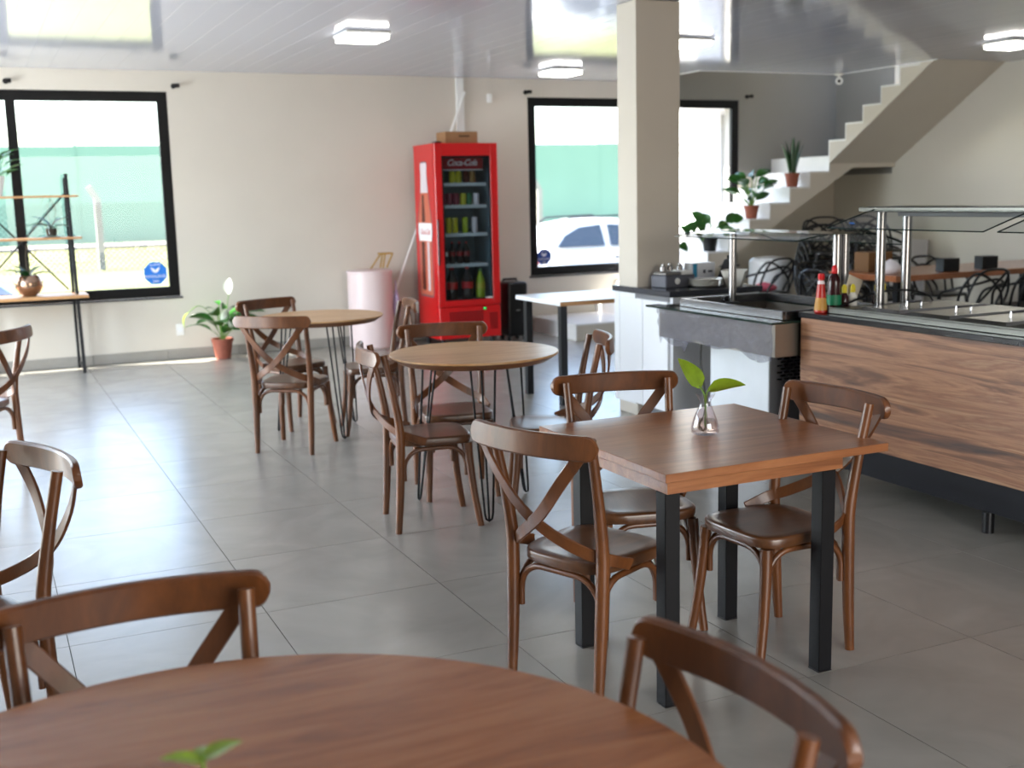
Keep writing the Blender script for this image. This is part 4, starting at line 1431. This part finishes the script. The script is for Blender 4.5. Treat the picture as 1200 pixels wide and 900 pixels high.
t = thing('knife_block', 'black wedge shaped holder on the worktop behind the tapered bowl', 'holder', (4.92, 6.93, CZ + .0006))
MB().prism([(-.06, 0), (.05, 0), (.05, .17), (.02, .17)], 'y', -.04, .04).build('block', 'black_plastic', t)
for y in (-.02, .02):
    MB().box(.03, .045, y - .006, y + .006, .1705, .2, bev=.002).build('grip', 'black_gloss', t)

# ================================================================== COLD BUFFET
off = (4.3, 5.6, 0)
BX0, BX1, BY0, BY1 = 3.90, 4.74, 5.03, 6.20
cb = thing('cold_buffet', 'stainless cold buffet with film wrapped side and glass guard, beside the cabinet', 'buffet', off)
m = MB(off)
m.box(BX0, BX0 + .03, BY0, BY1, .69, .872)
m.box(BX1 - .03, BX1, BY0, BY1, .69, .872)
m.box(BX0 + .03, BX1 - .03, BY0, BY0 + .03, .69, .872)
m.box(BX0 + .03, BX1 - .03, BY1 - .03, BY1, .69, .872)
m.box(BX0 + .03, BX1 - .03, BY0 + .03, BY1 - .03, .69, .72)
m.build('tub', 'tub_steel', cb)
m = MB(off)
m.box(BX0 - .04, BX0 + .06, BY0 - .02, BY1 + .10, .8725, .885)
m.box(BX1 - .06, BX1 + .03, BY0 - .02, BY1 + .03, .8725, .885)
m.box(BX0 + .06, BX1 - .06, BY0 - .02, BY0 + .06, .8725, .885)
m.box(BX0 + .06, BX1 - .06, BY1 - .05, BY1 + .03, .8725, .885)
m.build('ledge', 'glass_edge', cb)
m = MB(off)
rx0, rx1, ry0, ry1 = BX0 + .075, BX1 - .07, BY0 + .035, BY1 - .12
m.box(rx0, rx0 + .025, ry0, ry1, .8855, .935, bev=.003)
m.box(rx1 - .025, rx1, ry0, ry1, .8855, .935, bev=.003)
m.box(rx0 + .025, rx1 - .025, ry0, ry0 + .025, .8855, .935, bev=.003)
m.box(rx0 + .025, rx1 - .025, ry1 - .025, ry1, .8855, .935, bev=.003)
m.build('rim', 'steel', cb)
# crumpled clear film over the side
m = MB(off)
nx, nz = 46, 12
rng = random.Random(4)
grid = []
for i in range(nx + 1):
    u = i / nx
    y = BY0 + .005 + u * (BY1 - BY0 - .01)
    drop = .012 * math.sin(u * 17) + .03 * max(0, math.sin(u * 9 + .5)) + (.05 if rng.random() < .08 else 0)
    col = []
    for j in range(nz + 1):
        v = j / nz
        z = .874 - v * (.182 + drop)
        x = BX0 - .006 - abs(.009 * math.sin(u * 23 + v * 6) + .006 * math.sin(v * 11 + u * 41)) - rng.random() * .004
        col.append((x, y, z))
    grid.append(col)
m.loft(grid, closed_ring=False)
film = bpy.data.materials.new('film')
film.use_nodes = True
nt = film.node_tree
pb = nt.nodes['Principled BSDF']
pb.inputs['Base Color'].default_value = rgb(112, 112, 128)
pb.inputs['Roughness'].default_value = 0.04
pb.inputs['Alpha'].default_value = 0.55
tcn = nt.nodes.new('ShaderNodeTexCoord')
nz_ = nt.nodes.new('ShaderNodeTexNoise')
nz_.inputs['Scale'].default_value = 9
nz_.inputs['Detail'].default_value = 4
nz_.inputs['Distortion'].default_value = 2.5
bpn = nt.nodes.new('ShaderNodeBump')
bpn.inputs['Strength'].default_value = 0.9
bpn.inputs['Distance'].default_value = 0.06
nt.links.new(tcn.outputs['Object'], nz_.inputs['Vector'])
nt.links.new(nz_.outputs['Fac'], bpn.inputs['Height'])
nt.links.new(bpn.outputs[0], pb.inputs['Normal'])
M['film'] = film
m.build('plastic_film', 'film', cb, 20)
m = MB(off)
m.box(4.10, 4.66, 5.33, 5.92, .001, .689)
m.build('base', 'grey_sheet', cb)
MB(off).box(4.094, 4.0995, 5.335, 5.915, .02, .688).build('white_panel', 'bright_panel', cb)
m = MB(off)
for zz in (.50, .12):
    for r_ in range(7):
        for c_ in range(6):
            x = 4.15 + c_ * .05 + (.025 if r_ % 2 else 0)
            m.box(x, x + .035, 5.327, 5.3298, zz + r_ * .02, zz + r_ * .02 + .011)
o = m.build('vent_slots', 'black_gloss', cb)
o['kind'] = 'stuff'
MB(off).tube(smooth_path([(4.10, 6.02, .69), (4.09, 6.02, .55), (4.10, 6.0, .40), (4.12, 6.0, .22), (4.16, 6.02, .02)], 5), .006, 6).build('power_cord', 'black_plastic', cb)
for x, y in ((4.33, 6.02),):
    MB(off).cyl((x, y, .886), (x, y, 1.34), .024, n=18).build('guard_post', 'steel', cb)
    MB(off).lathe([(.05, .8865), (.045, .895), (.025, .9)], 18, c=(x, y, 0)).build('post_flange', 'black_plastic', cb)
for x in (4.375, 4.43):
    MB(off).cyl((x, 5.10, .886), (x, 5.10, 1.34), .025, n=18).build('guard_post', 'steel', cb)
m = MB(off)
m.box(4.24, 4.50, 5.04, 6.20, 1.3405, 1.3485)
m.build('guard_shelf', 'guard_glass', cb)
for xa, xb, zb in ((4.235, 4.03, 1.318), (4.505, 4.80, 1.27)):
    P = [(xa + (xb - xa) * u, 1.345 - (1.345 - zb) * u ** 1.6) for u in [q / 6 for q in range(7)]]
    rings = [[(x, 5.02, z - .003), (x, 6.22, z - .003)] for x, z in P]
    pn = MB(off).loft(rings, closed_ring=False).build('guard_pane', 'guard_glass', cb)
    for yy in (5.0185, 6.2215):
        MB(off).tube([(x, yy, z - .003) for x, z in P], .004, 6).build('glass_rim', 'glass_edge', pn)
    MB(off).tube([(xb, 5.02, zb - .003), (xb, 6.22, zb - .003)], .004, 6).build('glass_rim', 'glass_edge', pn)

# ================================================================== HOT BUFFET
off = (4.5, 3.6, 0)
HX0, HX1, HY0, HY1 = 4.05, 4.98, 2.0, 5.0
hb = thing('hot_buffet', 'hot buffet counter with walnut panel front, steel lids and glass guard', 'buffet', off)
MB(off).box(HX0, HX0 + .022, HY0, HY1, .272, .903, bev=.001).build('front_panel', 'buffet_walnut', hb)
m = MB(off)
m.box(HX0 + .0225, HX1 - .02, HY0 + .01, HY1 - .02, .20, .903)
m.build('carcass', 'dark_base', hb)
m = MB(off)
m.box(HX0 + .09, HX1 - .05, HY0 + .05, HY1 - .06, .10, .1995)
m.build('plinth', 'dark_base', hb)
for x in (HX0 + .10, HX1 - .10):
    for y in (HY1 - .12, 3.76, 2.4):
        MB(off).cyl((x, y, .001), (x, y, .1), .028, n=14).build('leg', 'black_plastic', hb)
MB(off).box(HX0 - .012, HX1, HY0, HY1 + .012, .9035, .933, bev=.003).build('worktop', 'black_stone', hb)
m = MB(off)
ux0, ux1, uy0, uy1 = 4.12, 4.90, HY0 + .05, 4.86
m.box(ux0, ux0 + .05, uy0, uy1, .9335, .962, bev=.003)
m.box(ux1 - .05, ux1, uy0, uy1, .9335, .962, bev=.003)
m.box(ux0 + .05, ux1 - .05, uy1 - .12, uy1, .9335, .962)
m.box(ux0 + .05, ux1 - .05, uy0, uy0 + .05, .9335, .962)
m.box(ux0 + .05, ux1 - .05, uy0 + .05, uy1 - .12, .9335, .948)
m.build('water_bath', 'brushed_steel', hb)
m = MB(off)
m.box(ux0 + .0, ux0 + .006, uy0, uy1, .9622, .9665)
m.build('trim_strip', 'brushed_steel', hb)
yy = uy1 - .125
q = 0
while yy - .33 > uy0 + .05:
    l_ = thing('pan_lid', ['steel food pan lid at the far end of the hot buffet', 'steel food pan lid second from the far end of the hot buffet', 'steel food pan lid third from the far end of the hot buffet',
                          'steel food pan lid fourth from the far end of the hot buffet', 'steel food pan lid fifth from the far end of the hot buffet', 'steel food pan lid sixth from the far end', 'steel food pan lid seventh from the far end', 'steel food pan lid eighth from the far end'][q], 'lid', (4.51, yy - .165, .9485), 0, 'food pan lids on the hot buffet')
    MB().loft([[(-.32, -.155, 0), (.32, -.155, 0), (.32, .155, 0), (-.32, .155, 0)], [(-.32, -.155, .012), (.32, -.155, .012), (.32, .155, .012), (-.32, .155, .012)], [(-.29, -.125, .026), (.29, -.125, .026), (.29, .125, .026), (-.29, .125, .026)]]).build('cover', 'lid_steel', l_, 20)
    MB().tube([(-.12, 0, .027), (-.12, 0, .05), (-.02, 0, .05), (-.02, 0, .027)], .006, 8).build('handle', 'steel', l_)
    yy -= .335
    q += 1
for x, y in ((4.415, 4.80), (4.625, 4.83)):
    MB(off).cyl((x, y, .963), (x, y, 1.462), .026, n=18).build('guard_post', 'steel', hb)
for x in (4.415, 4.625):
    MB(off).cyl((x, 2.35, .963), (x, 2.35, 1.462), .026, n=18).build('guard_post', 'steel', hb)
MB(off).box(4.36, 4.68, 2.2, 4.92, 1.463, 1.49, bev=.004).build('canopy', 'brushed_steel', hb)
MB(off).box(4.43, 4.62, 2.3, 4.70, 1.44, 1.4625, bev=.003).build('lamp_housing', 'grey_sheet', hb)
for ya, yb in ((3.77, 4.80), (2.66, 3.69)):
    P = [(4.36, 1.478), (4.30, 1.465), (4.20, 1.437), (4.05, 1.392)]
    pn = MB(off).loft([[(x, ya, z - .003), (x, yb, z - .003)] for x, z in P], closed_ring=False).build('guard_pane', 'guard_glass', hb)
    for yy in (ya, yb):
        MB(off).tube([(x, yy, z - .003) for x, z in P], .0035, 6).build('glass_rim', 'glass_edge', pn)
    MB(off).tube([(4.05, ya, 1.389), (4.05, yb, 1.389)], .0035, 6).build('glass_rim', 'glass_edge', pn)
    m = MB(off)
    sl = (1.437 - 1.392) / .15
    bx, by = 4.12, yb - .10
    m.prism([(by - .045, bx - .012), (by, bx + .012), (by + .03, bx + .008), (by - .01, bx - .014)], 'z', 0, .0006)
    for v in m.bm.verts:
        v.co = Vector((v.co.y, v.co.x, 1.392 + (v.co.y - 4.05) * sl + .0006 + v.co.z))
    m.build('blue_mark', 'sticker_blue', pn)

# sauces on the far end of the counter
Z = .9335
t = thing('ketchup_bottle', 'tall red ketchup bottle with yellow label on the buffet corner', 'bottle', (4.112, 4.915, Z))
MB().lathe([(.032, 0), (.036, .006), (.034, .02), (.020, .15), (.0155, .172), (.015, .182)], 20).build('body', 'ketchup', t)
MB().lathe([(.0358, .014), (.0276, .080)], 20, cap=False).build('label', 'yellow_label', t)
MB().lathe([(.0200, .154), (.0165, .172)], 20, cap=False).build('neck_band', 'pale_print', t)
MB().lathe([(.017, .1822), (.018, .184), (.017, .206), (.012, .21)], 16).build('cap', 'cap_red', t)
t = thing('sauce_bottle', 'dark sauce bottle with red flip cap and green label beside the ketchup', 'bottle', (4.215, 4.93, Z))
MB().lathe([(.036, 0), (.039, .006), (.039, .09), (.034, .10), (.036, .16), (.028, .19), (.014, .205)], 20).build('body', 'sauce_dark', t)
MB().lathe([(.0398, .035), (.0398, .09)], 20, cap=False).build('label', 'green_label', t)
MB().lathe([(.016, .2052), (.017, .207), (.015, .235), (.009, .245), (.007, .25)], 14).build('cap', 'cap_red', t)
for q, (x, y, l_) in enumerate([(4.29, 4.935, 'small yellow capped sauce bottle between the sauce bottle and guard posts'), (4.345, 4.93, 'small yellow capped sauce bottle just left of the first guard post'), (4.50, 4.915, 'small yellow capped sauce bottle between the two guard posts'), (4.56, 4.93, 'small yellow capped sauce bottle beside the right guard post')]):
    t = thing('condiment_bottle', l_, 'bottle', (x, y, Z), 0, 'yellow capped condiment bottles')
    MB().lathe([(.022, 0), (.024, .004), (.024, .075), (.012, .095)], 14).build('body', 'porcelain' if q % 2 else 'sauce_dark', t)
    MB().lathe([(.014, .0953), (.014, .125), (.006, .14)], 12).build('cap', 'cap_yellow', t)
t = thing('menu_leaflet', 'tilted beige paper leaflet standing behind the sauce bottles', 'paper', (4.335, 4.965, Z))
MB().box(-.05, .05, -.002, .002, 0, .165, mtx=Matrix.Translation((0, 0, .018)) @ Matrix.Rotation(R(22), 4, 'Y')).build('sheet', 'paper', t)
tag(MB((4.3, 4.9, Z)).tube(smooth_path([(4.14, 4.885, Z + .008), (4.24, 4.88, Z + .035), (4.38, 4.87, Z + .075), (4.50, 4.86, Z + .095), (4.62, 4.79, Z + .10), (4.72, 4.76, Z + .07), (4.74, 4.74, Z + .04)], 6), .0055, 8).build('black_cable', 'black_plastic', loc=(4.3, 4.9, Z)),
    'black cable looping over the hot buffet past the guard posts', 'cable')

# ================================================================== DINING AREA ON THE RIGHT
off = (8.9, 8.5, 0)
t = thing('long_table', 'long brown dining table reaching to the right wall behind the buffets', 'table', off)
MB(off).box(7.62, 10.33, 8.08, 9.0, .725, .78, bev=.003).build('tabletop', 'dining_wood', t)
for x in (7.72, 10.2):
    for y in (8.16, 8.92):
        MB(off).box(x - .03, x + .03, y - .03, y + .03, .001, .7245).build('leg', 'black_metal', t)
for x, l_ in ((8.42, 'black napkin box on the long table, the left one'), (8.92, 'black napkin box on the long table, the right one')):
    b_ = thing('napkin_box', l_, 'dispenser', (x, 8.25, .7808), R(-14), 'napkin boxes on the long table')
    MB().box(-.085, .085, -.07, .07, 0, .125, bev=.005).build('case', 'black_plastic', b_)
    MB().box(-.055, .055, -.0715, -.0705, .03, .10).build('slot', 'dark_steel', b_)
tag(MB().box(-.15, .15, -.10, .10, 0, .19, bev=.004).build('brown_box', 'brown_box', loc=(7.93, 8.72, .7808)),
    'dark brown box standing at the left end of the long table', 'box')

# black looped-back armchairs
def arm_parts():
    out = []
    m = MB()
    def outline(s, z):
        return [(.01 + .23 * s * math.copysign(abs(math.cos(a)) ** .6, math.cos(a)), .24 * s * math.copysign(abs(math.sin(a)) ** .6, math.sin(a)), z) for a in [2 * PI * q / 24 for q in range(24)]]
    m.loft([outline(.95, .43), outline(1, .437), outline(1, .452), outline(.95, .46), outline(.5, .452)])
    out.append(('seat', m.mesh('seat', 'black_plastic', 50)))
    for sx in (1, -1):
        for sy in (1, -1):
            out.append(('leg', MB().tube([(.24 * sx, .24 * sy, 0), (.185 * sx, .19 * sy, .436)], [.013, .02], 8).mesh('leg', 'black_plastic')))
    loops = [
        [(.16, .25, .45), (.10, .285, .60), (-.05, .28, .655), (-.20, .19, .70), (-.275, 0, .745), (-.20, -.19, .70), (-.05, -.28, .655), (.10, -.285, .60), (.16, -.25, .45)],
        [(-.14, .23, .45), (-.20, .25, .62), (-.255, .17, .80), (-.28, 0, .835), (-.255, -.17, .80), (-.20, -.25, .62), (-.14, -.23, .45)],
        [(-.05, .245, .45), (-.14, .275, .66), (-.235, .21, .80), (-.27, .06, .745), (-.262, -.08, .63), (-.215, -.16, .52), (-.20, -.17, .45)],
        [(-.05, -.245, .45), (-.14, -.275, .66), (-.235, -.21, .80), (-.275, -.06, .745), (-.267, .08, .63), (-.22, .16, .52), (-.20, .17, .45)]]
    for lp in loops:
        out.append(('back_loop', MB().tube(smooth_path(lp, 5), .0125, 8).mesh('back_loop', 'black_plastic', 60)))
    return out
AP = arm_parts()
def armchair(loc, deg, label, group='black armchairs'):
    t = thing('black_armchair', label, 'chair', loc, R(deg), group)
    for n_, me in AP:
        link(n_, me, t)
    return t
armchair((8.32, 7.86, 0), 92, 'black looped-back armchair on the near side of the long table, left one')
armchair((9.02, 7.86, 0), 88, 'black looped-back armchair on the near side of the long table, right one')
armchair((9.72, 7.86, 0), 90, 'black looped-back armchair on the near side of the long table, cut by the right edge')
armchair((8.55, 9.26, 0), -90, 'black looped-back armchair on the far side of the long table, left one')
armchair((9.35, 9.26, 0), -90, 'black looped-back armchair on the far side of the long table, right one')
armchair((7.86, 9.30, 0), -80, 'black looped-back armchair at the far left corner of the long table')
armchair((8.02, 10.55, 0), 100, 'black looped-back armchair standing apart beneath the staircase')
armchair((7.38, 8.62, 0), 5, 'black looped-back armchair at the left head of the long table')
for k_, (x, y, dg, n_) in enumerate(((8.72, 10.45, -120, 6), (9.35, 10.35, -95, 6))):
    for q in range(n_):
        armchair((x + .012 * q, y - .018 * q, .085 * q), dg + q, ['lowest', 'second from bottom', 'third from bottom', 'third from top', 'second from top', 'topmost'][q] + [' black armchair of the left stack below the stairs', ' black armchair of the right stack below the stairs'][k_], ['left stack of black armchairs', 'right stack of black armchairs'][k_])
# clothes and bags on the chairs, bin behind them
def lump(name, label, cat, loc, sx, sy, sz, material, seed=1):
    m = MB()
    rng = random.Random(seed)
    rings = []
    for i in range(7):
        v = i / 6
        rad = math.sin(PI * (0.12 + 0.86 * v)) ** .7 * (1 - .25 * v)
        rings.append([(sx * rad * math.cos(a) * (1 + .15 * rng.random()), sy * rad * math.sin(a) * (1 + .15 * rng.random()), sz * v) for a in [2 * PI * q / 14 for q in range(14)]])
    m.loft(rings)
    tag(m.build(name, material, loc=loc, angle=60), label, cat)
lump('folded_cloth', 'pink cloth bundle lying on the seat of the lone armchair under the stairs', 'cloth', (8.02, 10.55, .4605), .15, .14, .10, 'pink_cloth', 3)
lump('white_bag', 'white crumpled bag lying at the left end of the long table', 'bag', (7.76, 8.30, .7808), .10, .10, .14, 'white_cloth', 5)
t = thing('white_drum', 'white plastic drum on the floor behind the lone black armchair', 'drum', (8.45, 11.02, 0))
MB().lathe([(.20, .001), (.235, .03), (.245, .40), (.235, .76), (.20, .80), (.05, .82)], 32).build('drum', 'white_laminate', t)
t = thing('leaning_board', 'white board leaning against the right wall behind the long table', 'board', (10.3, 10.75, 0))
MB().box(-.012, .012, -.28, .28, 0, .95, mtx=Matrix.Translation((-.01, 0, .004)) @ Matrix.Rotation(R(4), 4, 'Y')).build('panel', 'board_white', t)
t = thing('storage_crate', 'black crate with white lettering on the floor under the long table', 'crate', (7.95, 8.50, 0))
MB().box(-.17, .17, -.22, .22, .001, .34, bev=.008).build('crate', 'black_plastic', t)
MB().box(-.10, .10, -.2215, -.2203, .20, .26).build('print', 'white_print', t)
